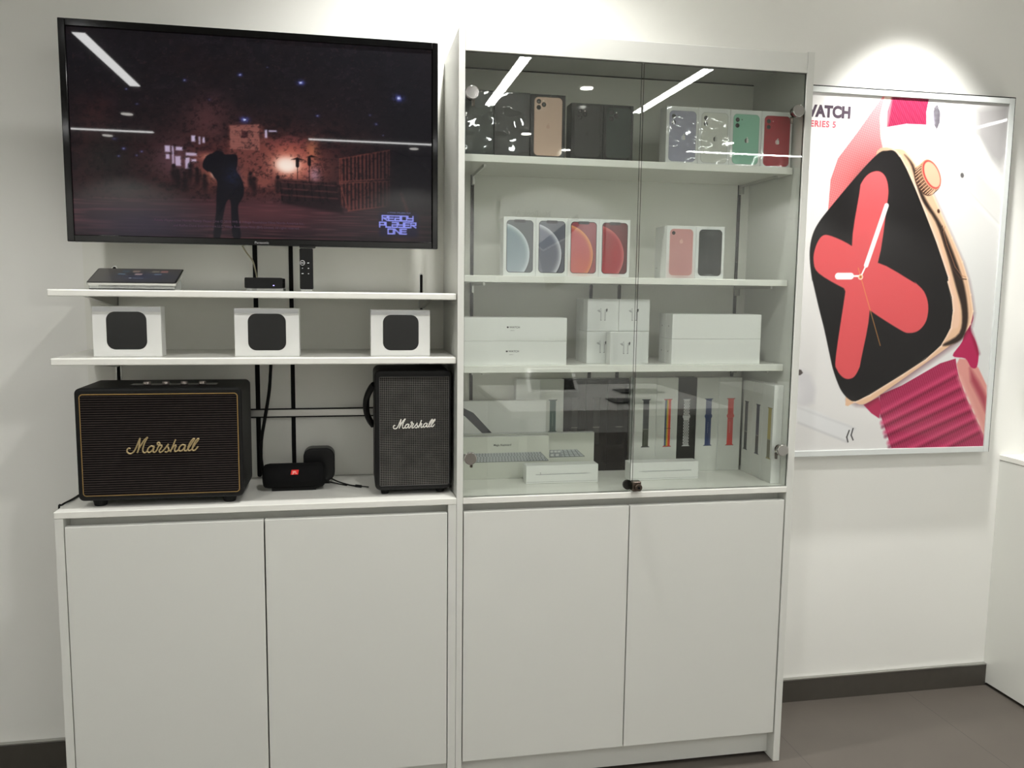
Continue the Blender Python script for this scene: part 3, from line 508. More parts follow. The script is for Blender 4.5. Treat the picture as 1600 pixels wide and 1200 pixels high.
c.rrect(782, 888, 14, 80, 10, C8(12, 12, 48), .55, 6); LB = C8(140, 146, 236)
strokes(790, 58, 88, 13, 'READY', 1.7, LB); strokes(783, 40, 103, 13, 'PLAYER', 1.7, LB); strokes(806, 22, 54, 13, 'ONE', 1.7, LB)
scr = c.build('screen', screen_mat, t, -.9810, 1.5560, .1560)
lm = emis('faint_screen_text', C8(66, 40, 60), .30); lb = emis('screen_lettering', C8(70, 76, 150), .55)
l1 = text_mesh('Ready Player One Movie: Ready Player One © 2018 WB & Village Roadshow Films North America Inc.,', .0062, -.785, .1557, 1.5965, 0, sx=1.02, ext=.0001)
l2 = text_mesh('and RatPac-Dune Entertainment LLC. Village Roadshow Films (BVI) Limited. All rights reserved.', .0062, -.738, .1557, 1.5835, 0, sx=.93, ext=.0001)
me = bpy.data.meshes.new('tmp'); l2.to_mesh(me); l1.from_mesh(me); l2.free(); bpy.data.meshes.remove(me); obj('small_print', l1, lm, scr)
obj('credit_line', text_mesh('A STEVEN SPIELBERG FILM', .0040, -.145, .1557, 1.6335, 0, align='CENTER', sx=.95, ext=.0001), lb, scr)

# ---------------------------------------------------------------- script logo, drawn as strokes (unit height 1 = the capital M)
SCRIPT = [[(.20, .30), (.12, .34), (.03, .28), (-.01, .16), (.06, .03), (.2, -.02), (.36, .06), (.5, .26), (.64, .58), (.80, .97)],
          [(.80, .97), (.76, .70), (.72, .42), (.66, .16), (.60, .02)], [(.60, .02), (.72, .3), (.9, .6), (1.08, .86), (1.26, 1.0)],
          [(1.26, 1.0), (1.08, .68), (.96, .34), (.94, .12), (1.02, .01), (1.14, .05), (1.24, .16)],
          [(1.60, .38), (1.46, .43), (1.30, .32), (1.22, .14), (1.28, .02), (1.42, .06), (1.54, .2), (1.64, .42), (1.58, .2), (1.56, .06), (1.66, .02), (1.78, .14)],
          [(1.78, .14), (1.88, .36), (1.98, .52), (1.94, .64), (1.84, .62), (1.84, .52), (1.96, .46), (2.10, .44), (2.02, .26), (1.92, .10), (1.98, .0), (2.12, .06), (2.22, .16)],
          [(2.22, .16), (2.36, .34), (2.50, .52), (2.44, .38), (2.50, .22), (2.48, .08), (2.36, .0), (2.26, .04)], [(2.48, .10), (2.60, .10), (2.74, .24)],
          [(2.60, .0), (2.72, .28), (2.84, .56), (2.94, .80)], [(2.68, .16), (2.82, .36), (2.94, .44), (2.94, .34), (2.86, .14), (2.90, .02), (3.02, .06), (3.12, .16)],
          [(3.50, .40), (3.36, .45), (3.20, .34), (3.12, .16), (3.18, .04), (3.32, .08), (3.44, .22), (3.54, .44), (3.48, .22), (3.46, .08), (3.56, .04), (3.68, .16)],
          [(3.68, .16), (3.84, .40), (4.02, .68), (4.10, .80), (4.00, .80), (3.84, .60), (3.72, .34), (3.68, .14), (3.76, .04), (3.90, .12)],
          [(3.90, .12), (4.10, .42), (4.28, .66), (4.36, .80), (4.26, .78), (4.10, .58), (3.98, .32), (3.94, .14), (4.02, .04), (4.16, .12), (4.30, .30)]]
def script_logo(x, y, z, h, r, tilt=0.):
    b = B()
    for s in SCRIPT:
        P = [(x+a*h*math.cos(tilt)-c*h*math.sin(tilt)*0, y-.0004, z+c*h+a*h*math.sin(tilt)) for a, c in s]; tube(b, P, r, 6, 4)
    return b

# ---------------------------------------------------------------- big speaker
t = thing('speaker', 'wide black amp-style speaker with gold-edged striped grille and gold script badge', 'speaker', (-.762, .14, .8602))
b = rslab(-.9640, -.5600, .8780, 1.1680, .0300, .2300, .014, 0); 
bmesh.ops.bevel(b, geom=[e for f in b.faces if len(f.verts) > 4 for e in f.edges], offset=.006, segments=3, profile=.5, affect='EDGES'); obj('cabinet', b, black_vinyl, t)
gr = obj('grille', rslab(-.9490, -.5720, .8940, 1.1510, .0255, .0298, .006), corded, t)
b = B(); P = rr_pts(-.9505, -.5705, .8925, 1.1525, .0075, 5); P = [(x, .0275, z) for x, z in P]
for i in range(len(P)): cyl(b, P[i], P[(i+1) % len(P)], .0013, .0013, 6)
obj('gold_piping', b, brass, t)
obj('script_badge', script_logo(-.8420, .0245, 1.0010, .040, .0020, .012), gold_badge, t)
for x in (-.9200, -.6000):
    for y in (.062, .195):
        b = B(); cyl(b, (x, y, .8604), (x, y, .8779), .015, .019, 24, .001); obj('foot', b, rubber, t)
for k in range(4):
    x = -.8060+k*.046; b = B(); cyl(b, (x, .105, 1.1692), (x, .105, 1.1765), .0095, .0090, 24, .001); obj('knob', b, knob_metal, t)
b = bx(-.845, -.63, .085, .127, 1.1681, 1.1690); obj('control_plate', b, black_gloss, t)
b = B(); tube(b, [(-.965, .215, .93), (-.985, .23, .875), (-1.000, .20, .8635), (-1.006, .12, .8635), (-1.0125, .06, .8640), (-1.0185, .055, .850), (-1.021, .07, .70), (-1.022, .25, .5), (-1.022, .3, .2)], .0026, 8); obj('power_cord', b, rubber, t)

# ---------------------------------------------------------------- upright speaker
t = thing('speaker', 'tall upright black speaker with grey woven grille and white script badge', 'speaker', (-.113, .13, .8602))
b = rslab(-.2180, -.0090, .8745, 1.2070, .0560, .2200, .016, 0); bmesh.ops.bevel(b, geom=[e for f in b.faces if len(f.verts) > 4 for e in f.edges], offset=.006, segments=3, profile=.5, affect='EDGES')
obj('cabinet', b, black_vinyl, t); obj('grille', rslab(-.2045, -.0160, .8885, 1.1885, .0525, .0558, .004), woven, t)
b = B(); P = [(x, .0535, z) for x, z in rr_pts(-.2055, -.0150, .8875, 1.1895, .005, 4)]
for i in range(len(P)): cyl(b, P[i], P[(i+1) % len(P)], .0011, .0011, 6)
obj('grille_trim', b, mat('dark_trim', rgb(50, 50, 52), .4), t)
obj('script_badge', script_logo(-.1680, .0520, 1.0470, .0262, .0016, .022), cream_metal, t, 'white script badge')
for x in (-.190, -.037):
    for y in (.085, .19):
        b = B(); cyl(b, (x, y, .8603), (x, y, .8744), .010, .013, 20, .001); obj('foot', b, rubber, t)
b = B(); tube(b, [(-.2185, .085, 1.165), (-.228, .10, 1.150), (-.238, .13, 1.12), (-.238, .15, 1.08), (-.228, .18, 1.05), (-.2185, .19, 1.035)], .009, 8); obj('carry_strap', b, black_vinyl, t)

# ---------------------------------------------------------------- small bluetooth speaker and its cord
t = thing('portable_speaker', 'small black cylinder speaker with a red badge, lying on the worktop', 'speaker', (-.439, .165, .8602))
b = B(); g = []
N = 28
prof = [(-.5245, .0200), (-.5230, .0270), (-.5190, .0310), (-.5120, .0330), (-.5060, .0340), (-.3740, .0340), (-.3680, .0330), (-.3610, .0310), (-.3570, .0270), (-.3555, .0200)]
rings = [[b.verts.new((x, .165+r*math.cos(2*PI*k/N), .8975+.003+r*1.03*math.sin(2*PI*k/N))) for k in range(N)] for x, r in prof]
for A_, B_ in zip(rings, rings[1:]):
    for k in range(N): b.faces.new((A_[k], A_[(k+1) % N], B_[(k+1) % N], B_[k]))
b.faces.new(rings[0][::-1]); b.faces.new(rings[-1]); bmesh.ops.recalc_face_normals(b, faces=b.faces); obj('body', b, mat('mesh_fabric', rgb(7, 7, 8), .85, spec=.2, bump=(1500, .4, .0004)), t, smooth=True)
obj('base_pad', bx(-.50, -.38, .15, .18, .8603, .868), rubber, t)
bd = obj('badge', prism_xz(B(), [(-.4470, .9105), (-.4270, .9105), (-.4245, .9235), (-.4445, .9235)], .1285, .1330), red_plastic, t, 'red badge')
obj('badge_lettering', text_mesh('JBL', .0070, -.4358, .1282, .9135, .0004, align='CENTER', sx=.9), mat('badge_white', rgb(255, 190, 180), .4), bd)
t = thing('audio_cable', 'short black cable with a plug lying beside the small cylinder speaker', 'cable', (-.29, .18, .8602))
b = B(); tube(b, [(-.354, .232, .884), (-.345, .236, .876), (-.320, .210, .8685), (-.290, .185, .8640), (-.268, .165, .8640)], .0022, 8); tube(b, [(-.350, .228, .8655), (-.320, .205, .8635), (-.295, .182, .8630)], .0018, 8); obj('cord', b, rubber, t)
b = B(); cyl(b, (-.270, .167, .8645), (-.254, .158, .8645), .0040, .0040, 14); obj('plug', b, black_plastic, t)
b = B(); cyl(b, (-.254, .158, .8645), (-.234, .147, .8645), .0018, .0018, 10); obj('pin', b, black_plastic, t)
t = thing('square_speaker', 'black rounded square device standing on edge behind the small cylinder speaker', 'device', (-.372, .245, .8602))
b = prism_xz(B(), rr_pts(-.4170, -.3290, .8700, .9660, .024, 8), .215, .2620, .005); obj('body', b, black_plastic, t)
b = B(); P = [(x, .2645, z) for x, z in rr_pts(-.4165, -.3295, .8705, .9655, .024, 8)]
obj('back_ring', prism_xz(B(), rr_pts(-.4145, -.3315, .8725, .9635, .022, 8), .2622, .2660), mat('dark_grey_rim', rgb(36, 36, 36), .4), t); b.free()
obj('stand', bx(-.40, -.345, .225, .262, .8603, .8702, .002), black_plastic, t)
c1 = B(); tube(c1, [(-.5090, .315, 1.2260), (-.5110, .300, 1.180), (-.5160, .297, 1.12), (-.5300, .297, 1.04), (-.5400, .297, .98), (-.5420, .300, .92), (-.5350, .300, .868)], .0048, 8)
single('power_cable', c1, rubber, 'thick black cable hanging down the back panel beside the wide speaker', 'cable')
c1 = B(); tube(c1, [(-.585, .24, 1.56), (-.566, .245, 1.525), (-.549, .25, 1.50), (-.541, .25, 1.47), (-.536, .240, 1.445), (-.534, .215, 1.435)], .0022, 8)
single('video_cable', c1, mat('grey_cable', rgb(150, 146, 120), .5), 'thin pale cable from the television down to the black streaming box', 'cable')

# ---------------------------------------------------------------- upper open shelf
t = thing('tablet', 'tablet with a dark lit home screen propped low on a clear acrylic stand', 'tablet', (-.83, .14, 1.4157))
def tilted(pts):     # local frame: u along x, v up the sloping face, w normal to it
    a = math.atan2(1.470-1.4315, .115); ca, sa = math.cos(a), math.sin(a)
    return [(-.938+u, .080+v*ca-w*sa, 1.4325+v*sa+w*ca) for u, v, w in pts]
def tslab(u0, u1, v0, v1, w0, w1, r):
    b = B(); P = rr_pts(u0, u1, v0, v1, r, 5); A_ = [b.verts.new(p) for p in tilted([(u, v, w1) for u, v in P])]; B_ = [b.verts.new(p) for p in tilted([(u, v, w0) for u, v in P])]
    b.faces.new(A_); b.faces.new(B_[::-1]); n = len(P)
    for i in range(n): b.faces.new((A_[i], B_[i], B_[(i+1) % n], A_[(i+1) % n]))
    bmesh.ops.recalc_face_normals(b, faces=b.faces); return b
obj('body', tslab(0, .2165, 0, .122, -.006, 0, .006), steel, t); obj('bezel', tslab(.0012, .2153, .0012, .1208, .0001, .0006, .005), black_gloss, t)
c = Canvas(208, 114, 208, 114, C8(70, 66, 64)); c.glow(115, 45, 90, 40, C8(58, 62, 84), .9); c.glow(20, 57, 40, 70, C8(84, 80, 72), .6)
for k, (x, col) in enumerate(((62, (70, 90, 104)), (88, (150, 130, 120)), (112, (64, 64, 70)), (136, (128, 122, 110)), (158, (160, 110, 108)))): c.rrect(x, x+18, 84, 100, 3, C8(*col), .9)
for k, (x, col) in enumerate(((56, (96, 120, 140)), (80, (50, 50, 56)), (98, (190, 160, 160)), (124, (60, 66, 84)), (146, (100, 118, 140)))): c.rrect(x, x+18, 62, 74, 2, C8(*col), .85)
c.rrect(90, 96, 33, 37, 1, C8(220, 225, 240), 1); c.line((100, 35), (124, 35), 1.2, C8(150, 160, 190), .8)
o = c.build('screen', paint_material('tablet_screen', .1, emit=.55), None, 0, 0, 0); P = np.empty(len(o.data.vertices)*3, np.float32); o.data.vertices.foreach_get('co', P); P = P.reshape(-1, 3)
Q = np.array(tilted([(p[0]+.004, p[2]+.004, .0009) for p in P]))-np.array(ORG[t.name]); o.data.vertices.foreach_set('co', Q.astype(np.float32).reshape(-1)); o.parent = t
b = bx(-.932, -.727, .084, .090, 1.4157, 1.4250); box(b, -.932, -.727, .170, .176, 1.4157, 1.4500); box(b, -.932, -.727, .084, .176, 1.4157, 1.4180); obj('acrylic_stand', b, acrylic, t)
t = thing('streaming_box', 'small flat black box with a tiny blue light, below the television', 'media box', (-.511, .2, 1.4157))
obj('body', prism_xz(B(), rr_pts(-.5600, -.4610, 1.4235, 1.4520, .003, 3), .150, .249), black_gloss, t); obj('base', bx(-.556, -.460, .152, .247, 1.4157, 1.4233, .001), acrylic, t)
obj('status_light', bx(-.4860, -.4825, .1492, .1499, 1.4300, 1.4325), emis('blue_led', rgb(170, 160, 255), 3.), t)
t = thing('remote_control', 'slim black remote control standing upright under the television', 'remote control', (-.3975, .156, 1.4157))
obj('base', bx(-.4130, -.3820, .148, .172, 1.4157, 1.4215, .001), acrylic, t)
obj('body', prism_xz(B(), rr_pts(-.4150, -.3790, 1.4218, 1.5330, .004, 4), .152, .1585, .001), black_gloss, t)
ink = mat('button_ink', rgb(200, 200, 200), .5)
b = B(); cx, cz = -.4075, 1.4935
for k in range(24):
    a0, a1 = 2*PI*k/24, 2*PI*(k+1)/24; cyl(b, (cx+.0062*math.cos(a0), .1518, cz+.0062*math.sin(a0)), (cx+.0062*math.cos(a1), .1518, cz+.0062*math.sin(a1)), .0006, .0006, 5)
obj('menu_ring', b, ink, t); b = text_mesh('MENU', .0024, cx, .1518, cz-.0012, .0001, align='CENTER'); obj('button_lettering', b, ink, t)
b = B()
for x, z, w in ((-.3920, 1.4935, .005), (-.4075, 1.4790, .0025), (-.3915, 1.4790, .0035), (-.4075, 1.4645, .005), (-.3915, 1.4645, .003)): box(b, x-w/2, x+w/2, .1515, .1519, z-.0008, z+.0008)
obj('button_marks', b, ink, t)

# ---------------------------------------------------------------- three boxes on the lower open shelf
def media_carton(x0, x1, z1, label, sq):
    t = thing('carton', label, 'box', ((x0+x1)/2, .08, 1.2457), 'white boxes with a black rounded square on the front')
    obj('box', bx(x0, x1, .055, .105, 1.2457, z1, .0012), white_card, t)
    sx, sz, s = sq
    b = rslab(sx, sx+s, sz, sz+s, .0543, .0549, .021, 0, 8); o = obj('printed_square', b, mat('black_print', rgb(14, 15, 16), .12), t, 'black rounded square print')
    obj('box_top_band', bx(x0+.0008, x1-.0008, .0546, .0549, z1-.0135, z1-.0012), mat('film_band', rgb(208, 210, 212), .2, coat=1.), t)
media_carton(-.9200, -.7560, 1.3740, 'white box with black rounded square, leftmost of three, under the tablet', (-.8870, 1.2645, .0960))
media_carton(-.5770, -.4130, 1.3720, 'white box with black rounded square, middle of three, below the streaming box', (-.5430, 1.2615, .0960))
media_carton(-.2270, -.0680, 1.3700, 'white box with black rounded square, rightmost, above the tall upright speaker', (-.1945, 1.2610, .0955))
# ---------------------------------------------------------------- phone boxes
def phone_canvas(w, h, edge, body, rect, lens, logo, logo_z, trim=None):
    """mm; rect = left, right, bottom, top of the printed phone back"""
    c = Canvas(w, h, int(w*1.6), int(h*1.6), edge); a, b_, z0, z1 = rect; r = 11
    if trim: c.rrect(a-.8, b_+.8, z0-.8, z1+.8, r+.8, trim)
    m = c.rrect(a, b_, z0, z1, r, body)
    for x, z, q in lens: c.ell(a+x, z1-z, q, q, C8(30, 28, 28)); c.ell(a+x, z1-z, q*.55, q*.55, C8(58, 54, 56)); 
    if logo is not None: c.apple((a+b_)/2, z0+(z1-z0)*logo_z, 5.2, logo)
    return c
def carton(x0, x1, z0, z1, y0, d, label, canvas=None, m=None, pm=None, group=None, cat='box', name='phone_box', extra=None):
    t = thing(name, label, cat, ((x0+x1)/2, y0+d/2, z0), group)
    obj('box', bx(x0, x1, y0, y0+d, z0, z1, .0008), m or white_card, t)
    if canvas is not None: canvas.build('printed_front', pm or print_matt, t, x0+.0009, z0+.0009, y0-.0003)
    return t
K = C8(18, 18, 19); Wt = C8(226, 228, 226)
def mm(a, b): return round((b-a)*1000-1.8, 2)
G1 = 'phone boxes on the top shelf'; z = 1.7873
c = Canvas(mm(.0186, .1030), 165, 130, 250, C8(26, 34, 32)); c.glow(40, 80, 50, 90, C8(40, 54, 50), .8); c.rrect(-8, 77, 8, 158, 10, C8(42, 56, 52), .7); c.rrect(-8, 77, 8, 158, 10, C8(38, 48, 46), .6)
carton(.0186, .1030, z, 1.9560, .060, .05, 'dark green phone box in crinkled shiny film, first at the left of the top shelf', c, black_card, print_film, G1)
c = phone_canvas(mm(.1045, .2025), 165, K, C8(34, 37, 39), (11, 86, 8, 158), ((14, 14, 7), (14, 32, 7), (30, 23, 7)), C8(24, 25, 27), .5, C8(14, 14, 15)); c.rrect(13, 50, 116, 154, 9, C8(29, 31, 33), .7)
carton(.1045, .2025, z, 1.9550, .060, .05, 'black phone box with dark grey phone back, wrapped in glinting film', c, black_card, print_film, G1)
c = phone_canvas(mm(.2035, .3010), 164, C8(22, 21, 22), C8(214, 184, 164), (10, 87, 4.5, 158), (), C8(203, 168, 148), .5, C8(150, 124, 108)); c.rrect(12, 45, 122, 156, 9, C8(218, 190, 170), .9)
for x, zz in ((22, 147), (22, 131), (36, 139)): c.ell(x, zz, 6.2, 6.2, C8(52, 42, 38)); c.ell(x, zz, 3, 3, C8(24, 20, 20))
c.ell(35, 149, 2, 2, C8(236, 224, 210)); 
carton(.2035, .3010, z, 1.9540, .060, .05, 'black phone box with gold three-camera phone on the front', c, black_card, print_film_smooth, G1)
c = phone_canvas(mm(.3170, .4085), 147, K, C8(56, 55, 55), (10, 81, 6, 141), ((14, 14, 6.5), (14, 30, 6.5), (28, 22, 6.5)), C8(44, 43, 43), .45, C8(34, 34, 34)); c.ell(38, 128, 1.8, 1.8, C8(220, 210, 200))
carton(.3170, .4085, z, 1.9365, .060, .05, 'shorter black phone box with grey phone, second of the short pair from the right', c, black_card, print_film_smooth, G1)
c = phone_canvas(mm(.4090, .4955), 147, K, C8(46, 56, 52), (8, 78, 6, 141), ((14, 14, 6.5), (14, 30, 6.5), (28, 22, 6.5)), C8(38, 46, 43), .45, C8(26, 30, 29)); c.ell(36, 128, 1.8, 1.8, C8(220, 220, 210))
carton(.4090, .4955, z, 1.9365, .060, .05, 'shorter black phone box with dark green phone, beside the glass door gap', c, black_card, print_film_smooth, G1)
for x0, col, lens, lab, film, logo, n in ((.5920, C8(158, 158, 178), C8(60, 58, 60), 'white box with lavender phone under bright crinkled film', print_film, C8(200, 200, 214), 0),
        (.6878, C8(214, 216, 208), None, 'white box with white phone on the top shelf', print_film, C8(60, 60, 60), 1), (.7836, C8(142, 196, 172), None, 'white box with mint green phone', print_film_smooth, C8(70, 92, 80), 2),
        (.8794, C8(168, 28, 46), None, 'white box with red two-camera phone on the top shelf', print_film_smooth, C8(222, 176, 176), 3)):
    w = mm(x0, x0+.0952); c = phone_canvas(w, 152.2, Wt, col, (8.5, w-6.5, 5 if n < 3 else 3, 142), ((12, 15, 6), (12, 31, 6)), None, .5, tuple(v*.8 for v in col) if n != 1 else C8(150, 152, 148))
    cx = (8.5+w-6.5)/2+(3 if n < 3 else 2); c.apple(cx, 70, 6.2, C8(214, 214, 208) if n != 1 else C8(190, 192, 186)); c.mix((c.X < cx-.5)*(np.hypot((c.X-cx), (c.Z-70)) < 8)*(np.abs(c.c.mean(-1)-np.mean(col)) > .05)*.8, logo if n in (0, 3) else C8(52, 56, 52))
    c.ell(34, 127.5, 1.6, 1.6, C8(70, 70, 70) if n < 3 else C8(236, 170, 170))
    carton(x0, x0+.0952, z, 1.9430, .060, .05, lab, c, white_card, film, G1)
# second shelf
G2 = 'phone boxes on the second shelf'; z = 1.4658
def wallpaper(cols, w=88.7, h=158.):
    c = Canvas(w, h, 150, 268, C8(222, 225, 222)); a, b_, z0, z1 = 9, w-8, 10, h-9
    c.rrect(a-1.6, b_+1.6, z0-1.6, z1+1.6, 10.5, C8(46, 48, 52)); m = c.rrect(a, b_, z0, z1, 9, cols[0])
    keep = c.c.copy(); d = np.hypot(c.X-(a-22), (c.Z-(z0+48))/1.0); R_ = 86.; ins = np.clip((R_-d)/1.2, 0, 1)
    t_ = np.clip((c.Z-z0)/(z1-z0), 0, 1); g = np.array(cols[1])[None, None]*(1-t_[..., None])+np.array(cols[2])[None, None]*t_[..., None]
    e = np.exp(-((R_-d)/9.)**2)*(d < R_); g = g*(1-e[..., None])+np.array(cols[3])*e[..., None]*1.0
    big = ins*m; c.c = keep*(1-big[..., None])+g*big[..., None]
    d2 = np.abs(np.hypot(c.X-(a-36), c.Z-(z0+50))-101); c.mix(np.clip(1.1-d2, 0, 1)*m*(c.Z < 60)*.8, C8(30, 32, 38)); c.rrect(w/2-16, w/2+16, z1-5, z1+3, 3, C8(40, 42, 46), .9)
    return c
WP = [((C8(88, 92, 98), C8(160, 172, 182), C8(104, 128, 138), C8(206, 216, 220)), 'white box with grey-blue sphere wallpaper phone, first at the left of the second shelf'),
      ((C8(98, 100, 112), C8(126, 128, 142), C8(112, 116, 134), C8(214, 216, 226)), 'white box with silver-grey sphere wallpaper phone, second on the second shelf'),
      ((C8(152, 74, 82), C8(196, 92, 88), C8(190, 80, 84), C8(226, 150, 96)), 'white box with coral pink wallpaper phone'),
      ((C8(96, 24, 34), C8(166, 26, 44), C8(150, 40, 48), C8(204, 108, 110)), 'white box with deep red wallpaper phone')]
for k, (cols, lab) in enumerate(WP):
    x0 = .1330+k*.0906; c = wallpaper(cols)
    if k == 3: c.glow(48, 70, 18, 50, C8(176, 20, 40), .6)
    if k == 2: c.glow(40, 30, 30, 26, C8(206, 100, 70), .5)
    carton(x0, x0+.0902, z, 1.6255, .060, .05, lab, c, white_card, print_matt, G2)
c = phone_canvas(mm(.6040, .6920), 146.4, Wt, C8(204, 148, 146), (9, 78, 8, 138), ((10.5, 11, 5),), C8(222, 176, 170), .73, C8(226, 190, 186)); c.glow(44, 20, 40, 40, C8(180, 120, 118), .5)
carton(.6040, .6920, z, 1.6140, .060, .045, 'white box with rose gold one-camera phone', c, white_card, print_matt, G2)
c = phone_canvas(mm(.6925, .7800), 146.4, Wt, C8(36, 39, 40), (9, 78, 8, 138), (), None, .5, C8(24, 25, 26)); c.glow(42, 128, 20, 10, C8(96, 100, 100), .5); c.glow(44, 20, 26, 8, C8(14, 15, 16), .8); c.glow(44, 10, 16, 2, C8(190, 192, 190), .6); c.glow(34, 80, 3, 50, C8(70, 74, 74), .4)
carton(.6925, .7800, z, 1.6140, .060, .045, 'white box with black phone, rightmost on the second shelf', c, white_card, print_matt, G2)
t = carton(.6050, .6920, z, 1.6140, .107, .045, 'white phone box hidden behind the rose gold phone box, only its side showing', None, white_card, None, G2)
obj('side_print', text_mesh('iPhone  iPhone', .0016, .1430, .6046, 1.495, face='left', ext=.0001), text_grey, t)
# third shelf
z = 1.2187; GW = 'long white watch boxes on the third shelf'
for k, (a, b_, lab) in enumerate(((1.2187, 1.2852, 'long white watch box, lower one of the left stack'), (1.2856, 1.3510, 'long white watch box, upper one of the left stack'))):
    t = carton(.0186, .3170, a, b_, .060, .09, lab, None, white_card, None, GW, name='watch_box')
    c = Canvas(8, 8, 26, 26, C8(212, 214, 212)); xx = .1525 if k else .1505; 
    zz = a+.036; obj('lettering', text_mesh('WATCH', .0052, xx, .0597, zz, .0001, sx=1.05, ext=.0001), text_black, t)
    obj('series_line', text_mesh('SERIES 3', .0022, xx+.0025, .0597, zz-.0075, 0, sx=1.1, ext=.0001), text_grey, t)
    b = rslab(xx-.0075, xx-.0020, zz+.0001, zz+.0048, .0594, .0597, .0020); obj('fruit_emblem', b, text_black, t)
for k, (a, b_) in enumerate(((1.2187, 1.2915), (1.2920, 1.3635))):
    for j in (0, 1):
        t = carton(.6300, .9060, a, b_, .060+j*.052, .0505, 'long plain white box, %s of the right stack on the third shelf, %s' % (('lower', 'upper')[k], ('front', 'rear')[j]), None, white_card, None, 'plain long white boxes on the third shelf', name='accessory_box')
        b = B(); cyl(b, (.6294, .088+j*.052, a+.036), (.6298, .088+j*.052, a+.036), .0016, .0016, 12); obj('side_dot', b, text_black, t)
def bud_box(x0, y0, z0, label, front=True):
    t = carton(x0, x0+.0930, z0, z0+.0925, y0, .0395, label, None, white_card, None, 'small square white earphone boxes', name='earphone_box')
    if not front: return
    cx, cz = x0+.0465, z0+.058
    c = Canvas(91.2, 90.7, 150, 150, C8(216, 218, 216)); g1, g2 = C8(176, 178, 178), C8(70, 72, 74)
    for s, x in ((-1, 39.5), (1, 51)):
        c.line((x, 56), (x, 32), 1.5, C8(190, 192, 192), 1); c.line((x+1.2*s, 56), (x+1.2*s, 31), .5, C8(130, 132, 132), .9); c.line((x-1.2, 31), (x+1.2, 31), .7, g2, .9)
        c.ell(x+3*s*(-1 if s > 0 else 1)*0+s*3, 58.5, 5, 4.2, C8(196, 198, 198), 1); c.line((x+s*6, 55), (x+s*1, 54), .6, C8(120, 122, 122), .7)
    c.ell(56, 60, 2.2, 4.2, C8(36, 38, 40), 1, -.25); c.ell(33, 57.5, 4.6, 2.4, C8(150, 152, 152), .8, -.4); c.ell(38.5, 64, .9, .9, g2)
    c.build('printed_front', print_matt, t, x0+.0009, z0+.0009, y0-.0003)
X1, X2 = .3865, .4805
for j in range(3):
    bud_box(X1, .0970+j*.0405, 1.2187, ('front', 'middle', 'rear')[j]+' earphone box of the lower left row on the third shelf', j == 0)
    bud_box(X1, .0970+j*.0405, 1.3118, ('front', 'middle', 'rear')[j]+' earphone box of the upper left row on the third shelf', j == 0)
bud_box(X2, .0970, 1.2187, 'earphone box at the lower right, partly behind the front one', True); bud_box(X2-.0, .0970, 1.3118, 'earphone box at the upper right of the square stack')
bud_box(.4430, .0540, 1.2187, 'earphone box standing in front of the others on the third shelf')

# ---------------------------------------------------------------- bottom compartment
z = .8603
def band_canvas(w, h, bg, cx, zb, zt, kind, col, col2=None):
    c = Canvas(w, h, int(w*2.0), int(h*1.5), bg); W2 = 9.6; m = 0
    def edge(x): return x
    f = lambda zz: W2
    body = [(cx-W2, zt-3), (cx-W2-4.6, zt), (cx+W2+4.6, zt), (cx+W2, zt-3), (cx+W2, zb+3), (cx+W2+4.6, zb), (cx-W2-4.6, zb), (cx-W2, zb+3)]
    H = zt-zb; dk = tuple(v*.55 for v in col)
    c.poly([(cx-W2-5, zt+1), (cx+W2+5, zt+1), (cx+W2+2, zt-2.2), (cx-W2-2, zt-2.2)], dk); c.poly([(cx-W2-5, zb-1), (cx+W2+5, zb-1), (cx+W2+2, zb+2.2), (cx-W2-2, zb+2.2)], dk)
    c.poly(body, col)
    if kind == 'two': c.poly([(cx-W2, zb+2), (cx+W2, zb+2), (cx+W2, zb+H*.37), (cx-W2, zb+H*.37)], col2); c.line((cx-W2-1, zb+H*.375), (cx+W2+1, zb+H*.375), .8, C8(150, 150, 140))
    if kind == 'rainbow':
        cs = [C8(40, 52, 92), C8(54, 92, 110), C8(150, 160, 70), C8(220, 180, 60), C8(226, 110, 50), C8(196, 50, 48), C8(214, 60, 50)]
        for i, q in enumerate(cs): c.poly([(cx-W2+i*2*W2/7, zb+2), (cx-W2+(i+1)*2*W2/7, zb+2), (cx-W2+(i+1)*2*W2/7, zt-2), (cx-W2+i*2*W2/7, zt-2)], q)
        c.line((cx-W2-1, zb+H*.385), (cx+W2+1, zb+H*.385), .7, C8(70, 30, 40))
    if kind in ('sport', 'holes', 'nike'): c.ell(cx, zb+H*.63, W2+3.0, 10, col) if kind != 'holes' else None; 
    if kind in ('sport',): 
        for i in range(6): c.ell(cx-1.0, zb+H*(.28+i*.042), 1.0, 1.2, C8(214, 216, 210))
        c.line((cx-W2, zb+H*.57), (cx+W2, zb+H*.57), .5, dk, .7)
    if kind == 'holes':
        for i in range(7): c.ell(cx, zb+H*(.2+i*.06), .9, 1.3, C8(200, 206, 200))
    if kind == 'nike':
        for i in range(30):
            zz = zb+6+i*(H-10)/30
            if abs(zz-(zb+H*.6)) < 8: continue
            for q in (-6, 0, 6): c.ell(cx+q+(1.6 if i % 2 else -1.6), zz, 1.9, 1.6, C8(30, 30, 30))
    return c
def band_box(x0, x1, ztop, y, label, canvas, m=None, pm=None, lab=None, d=.034):
    t = thing('strap_box', label, 'box', ((x0+x1)/2, y+d/2, z), 'tall watch strap boxes')
    obj('box', bx(x0, x1, y, y+d, z, ztop, .0006), m or white_card, t)
    if canvas is not None: canvas.build('printed_front', pm or print_matt, t, x0+.0007, z+.0007, y-.0003)
    return t
Wc = C8(206, 208, 202); h = 296.
def bc(x0, x1, cx, kind, col, col2=None, bg=Wc, zb=81, zt=231, hh=298.): return band_canvas((x1-x0)*1000-1.4, hh, bg, (cx-x0)*1000, zb, zt, kind, col, col2)
